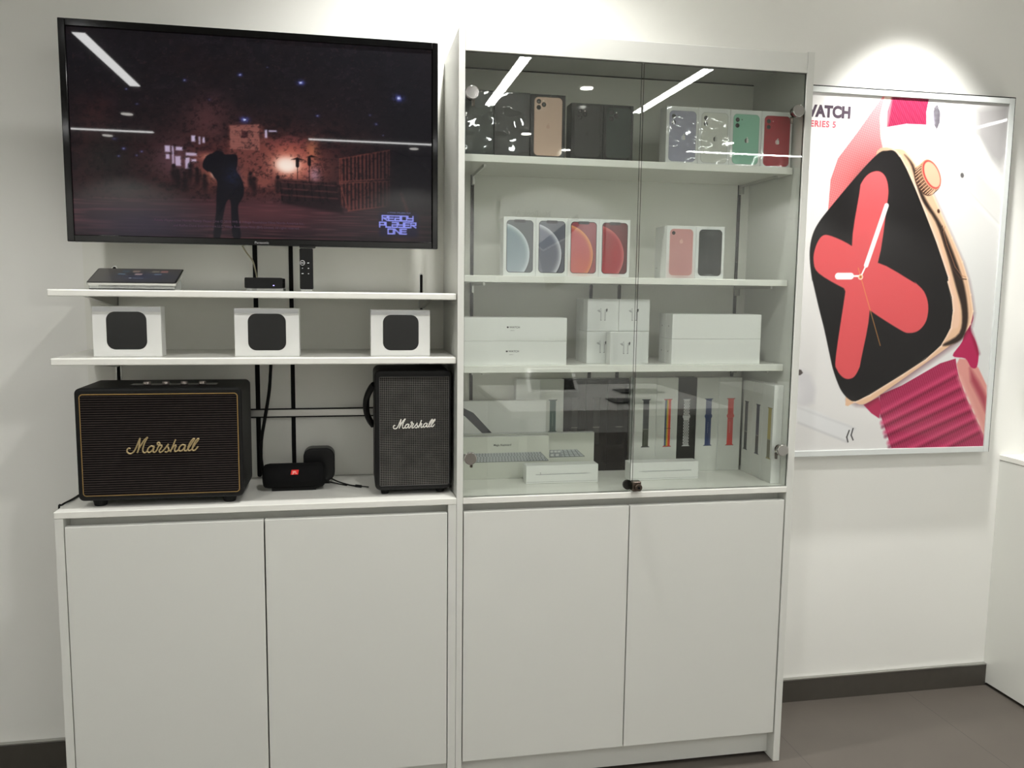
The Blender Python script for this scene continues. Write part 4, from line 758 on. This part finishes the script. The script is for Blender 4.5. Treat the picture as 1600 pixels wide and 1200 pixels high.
y = .240
band_box(.5835, .6575, 1.160, y, 'tall white box with a dark grey and olive watch strap', bc(.5835, .6575, .6235, 'two', C8(66, 68, 72), C8(58, 64, 48)))
band_box(.6580, .7285, 1.160, y, 'tall white box with a rainbow striped watch strap', bc(.6580, .7285, .6955, 'rainbow', C8(200, 60, 60)))
band_box(.7290, .7910, 1.160, y, 'tall black box with a perforated white watch strap', bc(.7290, .7910, .7580, 'nike', C8(196, 196, 196), bg=C8(16, 16, 17)), black_card)
band_box(.7915, .8665, 1.159, y, 'tall white box with a navy blue watch strap', bc(.7915, .8665, .8320, 'sport', C8(38, 58, 104)))
band_box(.8670, .9430, 1.159, y, 'tall white box with a bright red watch strap', bc(.8670, .9430, .9070, 'sport', C8(206, 60, 54)))
yb = .284
for k in range(3):
    x0 = .3700+k*.0708; c = band_canvas(69.2, 290, C8(15, 15, 16), 35 if k != 2 else 40, 84, 232, 'two', C8(48, 48, 48) if k < 2 else C8(20, 20, 22), C8(52, 51, 49) if k < 2 else C8(20, 22, 24))
    band_box(x0, x0+.0704, 1.1535, yb, 'tall black strap box, %s of three between the white ones' % ('left', 'middle', 'right')[k], c, black_card, print_black, d=.032)
band_box(.2180, .2935, 1.1535, yb, 'tall white strap box behind the tablet case box, plain part showing', None, d=.032)
band_box(.2940, .3690, 1.1535, yb, 'tall white box with a pine green watch strap', band_canvas(73.6, 291., Wc, 40.5, 128, 228, 'holes', C8(52, 78, 72)), d=.032)
# strap boxes turned to face left along the right side panel
for k, (y0, y1, yc, zt, kind, col, col2) in enumerate(((.236, .172, .212, 1.153, 'two', C8(38, 34, 52), C8(20, 18, 22)), (.171, .107, .136, 1.154, 'two', C8(36, 42, 66), C8(18, 18, 22)), (.106, .042, .062, 1.157, 'two', C8(164, 150, 76), C8(96, 92, 70)))):
    t = thing('strap_box', ('tall white strap box with a dark purple strap, turned sideways, rearmost along the right side', 'tall white strap box with a dark blue strap, turned sideways, middle along the right side', 'tall white strap box with a yellow and grey strap, turned sideways, nearest the glass')[k], 'box', (.963, (y0+y1)/2, z), 'tall watch strap boxes')
    obj('box', bx(.9485, .9780, y1, y0, z, zt, .0006), white_card, t)
    c = band_canvas(62.6, 292, C8(206, 208, 202), (y0-yc)*1000-.7, 72, 225, kind, col, col2); c.build('printed_front', print_matt, t, y0-.0007, z+.0007, .9482, rotface='left')
# wide box with a folio picture, keyboards, pencils
t = thing('tablet_case_box', 'wide white box with a picture of a dark slanted tablet case, behind the keyboard box', 'box', (.163, .274, z))
obj('box', bx(.0186, .3090, .2635, .2835, z, 1.0915, .0006), white_card, t)
def flat(pts, y, d=.0004): return prism_xz(B(), pts, y-d, y)
obj('printed_case', flat([(.0190, 1.094-.006), (.0190, 1.0600), (.0560, 1.0465), (.1100, .9930), (.1400, .9930), (.0830, 1.0555), (.0560, 1.0690)], .2634), mat('navy_print', rgb(44, 48, 58), .5), t)
obj('printed_foot', flat([(.0960, .9830), (.1120, .9925), (.1380, .9925), (.1290, .9830)], .2634), mat('grey_print', rgb(128, 132, 132), .5), t)
def kb_canvas(w, h, x0, x1, zb, zt, sk, rows, cols, dense):
    c = Canvas(w, h, int(w*1.5), int(h*1.8), C8(204, 206, 196)); P = [(x0, zb), (x1+sk, zb), (x1, zt), (x0+(0 if dense else 0), zt)]
    c.poly(P, C8(176, 180, 182)); c.line((x0, zb-.3), (x1+sk, zb-.3), .9, C8(110, 112, 112)); c.line((x1, zt), (x1+sk, zb), .7, C8(120, 122, 122))
    H = (zt-zb)/rows
    for r in range(rows):
        off = (r % 3)*3.1
        for k in range(cols):
            kx = x0+3+(x1-x0)*(k/cols)+off*.5+sk*(1-(r+.5)/rows)*(k/cols)
            if kx > x1+sk*(1-(r+.5)/rows)-4: continue
            if dense: c.line((kx, zb+r*H+H*.75), (kx+1.0, zb+r*H+H*.25), .8, C8(92, 94, 96), .9)
            else: c.line((kx-3, zb+r*H+H*.9), (kx+1.5, zb+r*H+H*.1), .9, C8(96, 98, 100), .9)
        if r: c.line((x0, zb+r*H), (x1+sk*(1-r/rows), zb+r*H), .35 if dense else .7, C8(130, 132, 132), .8)
    return c
t = thing('keyboard_box', 'white box with a compact keyboard picture, at the lower left behind the glass', 'box', (.163, .226, z))
obj('box', bx(.0186, .3085, .2150, .2380, z, .9895, .0006), white_card, t)
kb_canvas(288.5, 127.8, 36, 262, 52, 79, 26, 5, 26, True).build('printed_front', print_matt, t, .0193, z+.0007, .2147)
obj('lettering', text_mesh('Magic Keyboard', .0062, .1375, .2144, .9610, .0001, sx=.92, ext=.0001), text_black, t)
t = thing('keyboard_box', 'white box with a number-pad keyboard picture, right of the compact keyboard box', 'box', (.24, .25, z))
obj('box', bx(.0190, .4575, .2390, .2620, z, .9925, .0006), white_card, t)
c = kb_canvas(437, 130.8, 296, 382, 57, 79, 26, 3, 7, False); c.poly([(296, 58), (338, 58), (330, 79), (296, 79)], C8(150, 152, 154), .8)
for x in (300, 316): c.rrect(x, x+10, 60, 66, 1, C8(206, 208, 206))
for x in (299, 311, 322): c.rrect(x, x+9, 71, 77, 1, C8(206, 208, 206))
c.build('printed_front', print_matt, t, .0197, z+.0007, .2387)
for x0, lab, flip in ((.2220, 'long white stylus box lying in front of the keyboard boxes', 0), (.5400, 'long white stylus box lying right of the door lock, below the striped straps', 1)):
    t = thing('stylus_box', lab, 'box', (x0+.109, .158, z)); obj('box', bx(x0, x0+.2190, .135, .180, z, .9150, .001), white_card, t)
    b = B(); zz = .888; a, e = (x0+.028, x0+.196)
    if flip: a, e = e, a
    s = 1 if e > a else -1
    cyl(b, (a, .1346, zz), (e-s*.016, .1346, zz+.0005), .0011, .0011, 8); cyl(b, (e-s*.016, .1346, zz+.0005), (e, .1346, zz+.0006), .0011, .0003, 8)
    obj('printed_stylus', b, mat('pale_grey_print', rgb(176, 178, 178), .5), t)
    if not flip:
        b = bx(a+.013, a+.0165, .1338, .1345, zz-.0012, zz+.0012); box(b, a+.0135, a+.016, .1340, .1347, zz+.004, zz+.0055); obj('stylus_band', b, text_black, t)
    b = bx(x0+.0008, x0+.2182, .1347, .1349, .8655, .8662); obj('flap_line', b, grey_card, t)

# ---------------------------------------------------------------- watch poster
t = thing('framed_poster', 'large white-framed poster of a rose gold smartwatch with a pink strap', 'poster', (1.489, .32, .8825))
FX0, FX1, FZ0, FZ1 = 1.0620, 1.9160, .8825, 2.0855
b = bx(FX0, FX0+.0185, .303, .349, FZ0, FZ1, .001); box(b, 1.8965, FX1, .303, .349, FZ0, FZ1, .001); box(b, FX0+.0187, 1.8963, .303, .349, FZ0, .9020, .001); box(b, FX0+.0187, 1.8963, .303, .349, 2.0665, FZ1, .001)
obj('frame', b, mat('silver_white_frame', rgb(214, 218, 216), .35, .15), t)
b = bx(FX0, FX1, .3025, .349, 2.0857, 2.0880); box(b, FX1+.0002, FX1+.0022, .304, .349, FZ0, 2.088); obj('black_edging', b, black_gap, t)  # thin black strips along the frame's top and right edges
w, h = 818., 1164.
c = Canvas(w, h, 520, 740, C8(214, 213, 211)); PDx = PD
c.glow(430, 760, 330, 330, C8(236, 234, 230), .8); c.glow(760, 1060, 160, 160, C8(168, 166, 165), .75); c.glow(60, 350, 200, 400, C8(204, 203, 202), .6); c.glow(760, 300, 120, 500, C8(190, 194, 192), .5)
c.poly(PD['grey1'], C8(150, 148, 148), .75, 14); c.poly(PD['grey2'], C8(216, 216, 214), .9, 8); c.poly(PD['grey3'], C8(222, 224, 222), .8, 8)
c.line(PD['grey3'][0], PD['grey3'][3], 2, C8(190, 188, 184), .6, 4); c.ell(660, 640, 90, 300, C8(214, 216, 214), .5, .3, 40)
c.ell(*PD['dot'][0], 6.5, 8.5, C8(92, 90, 90), 1, .3)
m = c.poly(PD['grill'], C8(70, 66, 74)); gx = (np.sin(c.X*.9)*np.sin(c.Z*.9) > .25); c.mix(m*gx*.7, C8(176, 172, 178))
P = PD['grill']; c.line(P[5], P[4], 3, C8(196, 190, 210), .8, 3)
# lower left earphone
c.poly(PD['bud'], C8(196, 195, 198), .9, 10); c.glow(70, 200, 40, 40, C8(222, 221, 222), .5); c.poly(PD['stem'], C8(212, 213, 214), .9, 5); c.line(PD['stem'][0], PD['stem'][2], 3, C8(190, 190, 192), .5, 4); c.line(PD['stem'][4], PD['stem'][3], 3, C8(184, 184, 186), .7, 4)
c.poly(PD['budhole'], C8(84, 78, 76), 1, 1.5)
for q in ('budmark', 'budmark2'):
    for a, e in zip(PD[q], PD[q][1:]): c.line(a, e, 2.2, C8(50, 48, 48))
# upper strap
m = c.poly(PD['mesh'], C8(236, 112, 114)); rr = np.sin((c.X*.86+c.Z*.5)*.62)*np.sin((c.Z*.86-c.X*.5)*.62); c.mix(m*np.clip(rr, 0, 1)*.55, C8(255, 176, 170)); c.mix(m*np.clip(-rr, 0, 1)*.35, C8(206, 84, 96))
c.mix(m*np.clip((c.Z-900)/300, 0, 1)*.5, C8(250, 160, 168)); c.mix(m*np.clip((820-c.Z)/120, 0, 1)*.4, C8(214, 84, 92))
m = c.poly(PD['dark'], C8(146, 34, 68)); c.mix(m*(np.sin((c.X*.9+c.Z*.45)*.9) > .6)*.35, C8(206, 96, 128)); c.mix(m*(np.sin((c.X*.7+c.Z*.7)*.33) > .5)*.25, C8(120, 22, 56))
c.poly(PD['cream'], C8(246, 222, 208), 1, 2); q = PD['cream']; c.line(q[7], q[5], 3, C8(236, 176, 164), .7, 5)
# lower strap
m = c.poly(PD['bandlow'], C8(152, 34, 74)); 
for i, (a, e) in enumerate(PD['ribs']):
    c.line((a[0], a[1]), (e[0], e[1]), 8, C8(196, 62, 104), .85, 7); c.line((a[0], a[1]-15), (e[0], e[1]-17), 4, C8(98, 16, 44), .8, 6)
mm_ = (c.sd(PD['bandlow']) < 0); c.mix(mm_*(np.sin((c.X*.95+c.Z*.42)*.75) > .55)*.22, C8(226, 120, 146)); 
cc = c.c.copy()
mask = (c.sd(PD['bandlow']) > 1)&(c.Z < 420)&(c.sd(PD['gold']) > 1)
c.poly(PD['bandedge'], C8(206, 142, 134), 1, 2.5); c.poly(PD['bandin'], C8(140, 40, 60), .75, 9); c.line(PD['bandedge'][1], PD['bandedge'][4], 8, C8(222, 168, 158), .6, 7)
c.poly(PD['conn2'], C8(168, 36, 78), 1, 1.5); c.poly(closed(PD['conn'], 4), C8(170, 32, 80), 1, 1.5); q = PD['conn']; c.line(q[2], q[4], 5, C8(110, 16, 44), .6, 6)
# case
c.poly([[x+6, z-8] for x, z in PD['gold']], C8(70, 20, 34), .55*1, 12); 
c.poly(closed(PD['gold'], 4), C8(216, 178, 146), 1, 1.5); q = PD['gold']
for a, e in zip(q[2:13], q[3:14]): c.line(a, e, 2.5, C8(240, 214, 184), .8, 3)
c.poly(closed(PD['stripe'], 4), C8(46, 34, 28), 1, 4); c.poly(closed(PD['peach'], 4), C8(222, 184, 158), 1, 4)
q = PD['edgeline']
for a, e in zip(q, q[1:]): c.line(a, e, 5, C8(240, 224, 208), .7, 5)
c.poly(closed(PD['face'], 4), C8(22, 20, 21), 1, 1.6); c.glow(330, 860, 90, 120, C8(44, 42, 42), .6) 
fm = c.sd(PD['face']) < 0
q = PD['edgeline']
for a, e in zip(q[1:], q[2:]): c.line(a, e, 1.2, C8(18, 14, 14), 1)
for k in ('petalU', 'petalL', 'petalD', 'petalR'): c.poly(closed(PD[k], 4), C8(204, 80, 84), 1, 1.5)
red = (np.abs(c.c-np.array(C8(204, 80, 84))).sum(-1) < .02); c.mix(red*np.clip((c.Z-700)/250, 0, 1)*.5, C8(232, 112, 116)); 
c.line(*PD['min'], 8, C8(240, 238, 236)); c.line(*PD['minstem'], 2.6, C8(240, 238, 236)); c.line(*PD['hour'], 11, C8(240, 238, 236)); c.line(*PD['hourstem'], 3, C8(240, 238, 236))
c.line(*PD['sec'], .9, C8(214, 150, 80)); c.ell(*PD['hub'][0], 9, 9, C8(236, 226, 216)); c.ell(*PD['hub'][0], 6.5, 6.5, C8(222, 150, 96)); c.ell(*PD['hub'][0], 2.2, 2.2, C8(60, 40, 30))
# crown
kx, kz = PD['crown'][0]; kx += 8; kz += 3; R0 = .55
c.ell(kx-25, kz-21, 31, 54, C8(70, 46, 36), 1, R0); c.ell(kx-13, kz-11, 31, 54, C8(120, 84, 64), 1, R0)
for k in range(30):
    a = k/30*2*PI; ex, ez = 30*math.cos(a), 53*math.sin(a); X_ = ex*math.cos(R0)-ez*math.sin(R0); Z_ = ex*math.sin(R0)+ez*math.cos(R0)
    if X_*.77+Z_*.64 < 12: c.line((kx-3+X_, kz-2+Z_), (kx-22+X_, kz-18+Z_), 1.5, C8(226, 184, 150), .95, 1.2); c.line((kx-1+X_*1.02, kz-4+Z_), (kx-20+X_*1.02, kz-20+Z_), .7, C8(40, 24, 18), .8, 1.)
c.ell(kx, kz, 31, 54, C8(200, 150, 120), 1, R0); c.ell(kx+1, kz, 28, 51, C8(188, 62, 60), 1, R0); c.ell(kx+3, kz, 24, 46, C8(222, 172, 144), 1, R0)
q = PD['button']
for a, e in zip(q, q[1:]): c.line(a, e, 1.8, C8(70, 48, 38), .9)
q = PD['button2']
for a, e in zip(q, q[1:]): c.line(a, e, 1.0, C8(160, 112, 84), .9)
c.ell(*PD['bdot'][0], 5, 7, C8(70, 44, 34), 1, .3)
art = c.build('print', print_poster, t, 1.0795, .9022, .3075)
obj('title_lettering', text_mesh('WATCH', .0335, 1.3135, .3073, 1.9925, .0026, align='RIGHT', sx=.93, ext=.0001), text_dark, art)
obj('subtitle_lettering', text_mesh('SERIES 5', .0185, 1.2635, .3073, 1.9600, .0009, align='RIGHT', sx=.96, ext=.0001, space=1.15), text_red, art)
obj('backing', bx(FX0+.0187, 1.8963, .3082, .3485, .9022, 2.0663), white_plastic, t)

# ---------------------------------------------------------------- the shop opposite, mirrored in the glass doors
t = thing('demonstration_table', 'white demonstration table opposite the cabinet, mirrored in its glass', 'table', (1.27, -2.95, 0))
obj('table_top', bx(.60, 1.93, -3.60, -2.32, .71, .75, .003), laminate_top, t)
for x in (.66, 1.82):
    obj('end_panel', bx(x, x+.05, -3.52, -2.40, .0005, .7095), laminate, t)
t = thing('computer', 'white-framed tablet computer tilted on the demonstration table', 'computer', (.98, -3.0, .7502))
def tilt_box(x0, x1, y0, dy, z0, z1, th):
    b = B(); v = [(x0, y0, z0), (x1, y0, z0), (x1, y0-dy, z1), (x0, y0-dy, z1)]; A_ = [b.verts.new(p) for p in v]; B_ = [b.verts.new((p[0], p[1]-th, p[2]-th*.4)) for p in v]
    b.faces.new(A_); b.faces.new(B_[::-1])
    for i in range(4): b.faces.new((A_[i], B_[i], B_[(i+1) % 4], A_[(i+1) % 4]))
    bmesh.ops.recalc_face_normals(b, faces=b.faces); return b
obj('frame', tilt_box(.82, 1.15, -2.90, .15, .785, .925, .012), white_plastic, t); obj('screen', tilt_box(.843, 1.127, -2.9095, .128, .7995, .9165, .002), black_gloss, t)
b = B(); tube(b, [(.98, -2.99, .84), (.97, -3.02, .80), (.95, -3.00, .7660)], .012, 10); obj('stand', b, white_plastic, t)
for x, y, lab in ((1.42, -2.62, 'dark laptop lying flat on the demonstration table, near edge'), (1.62, -3.1, 'dark laptop lying flat on the demonstration table, far side')):
    t = thing('laptop', lab, 'laptop', (x, y, .7502), 'closed dark laptops on the demonstration table'); obj('base', bx(x-.15, x+.15, y-.1, y+.1, .7503, .757, .002), steel, t); obj('lid', bx(x-.15, x+.15, y-.1, y+.1, .7572, .764, .002), black_plastic, t)
t = thing('wall_poster', 'pale laptop poster on the opposite wall, seen mirrored in the glass doors', 'poster', (1.65, -5.78, .95))
obj('panel', bx(1.13, 2.17, -5.799, -5.77, .95, 2.27, .002), mat('poster_white', rgb(232, 232, 230), .5), t)
obj('lettering', text_mesh('MacBook Air', .050, 1.63, -5.768, 2.135, .001, face='back', sx=1.0), mat('poster_ink', rgb(70, 70, 72), .5), t)
def bk(pts, y=-5.769, d=.001): return prism_xz(B(), pts, y-d, y)
obj('printed_lid', bk([(1.50, 1.86), (1.90, 2.17), (1.92, 2.06), (1.80, 1.95), (1.56, 1.82)]), mat('lid_grey', rgb(70, 72, 76), .4), t)
obj('printed_deck', bk([(1.50, 1.84), (1.56, 1.80), (1.80, 1.93), (1.78, 1.50), (1.60, 1.42)]), mat('deck_grey', rgb(150, 146, 138), .4), t)
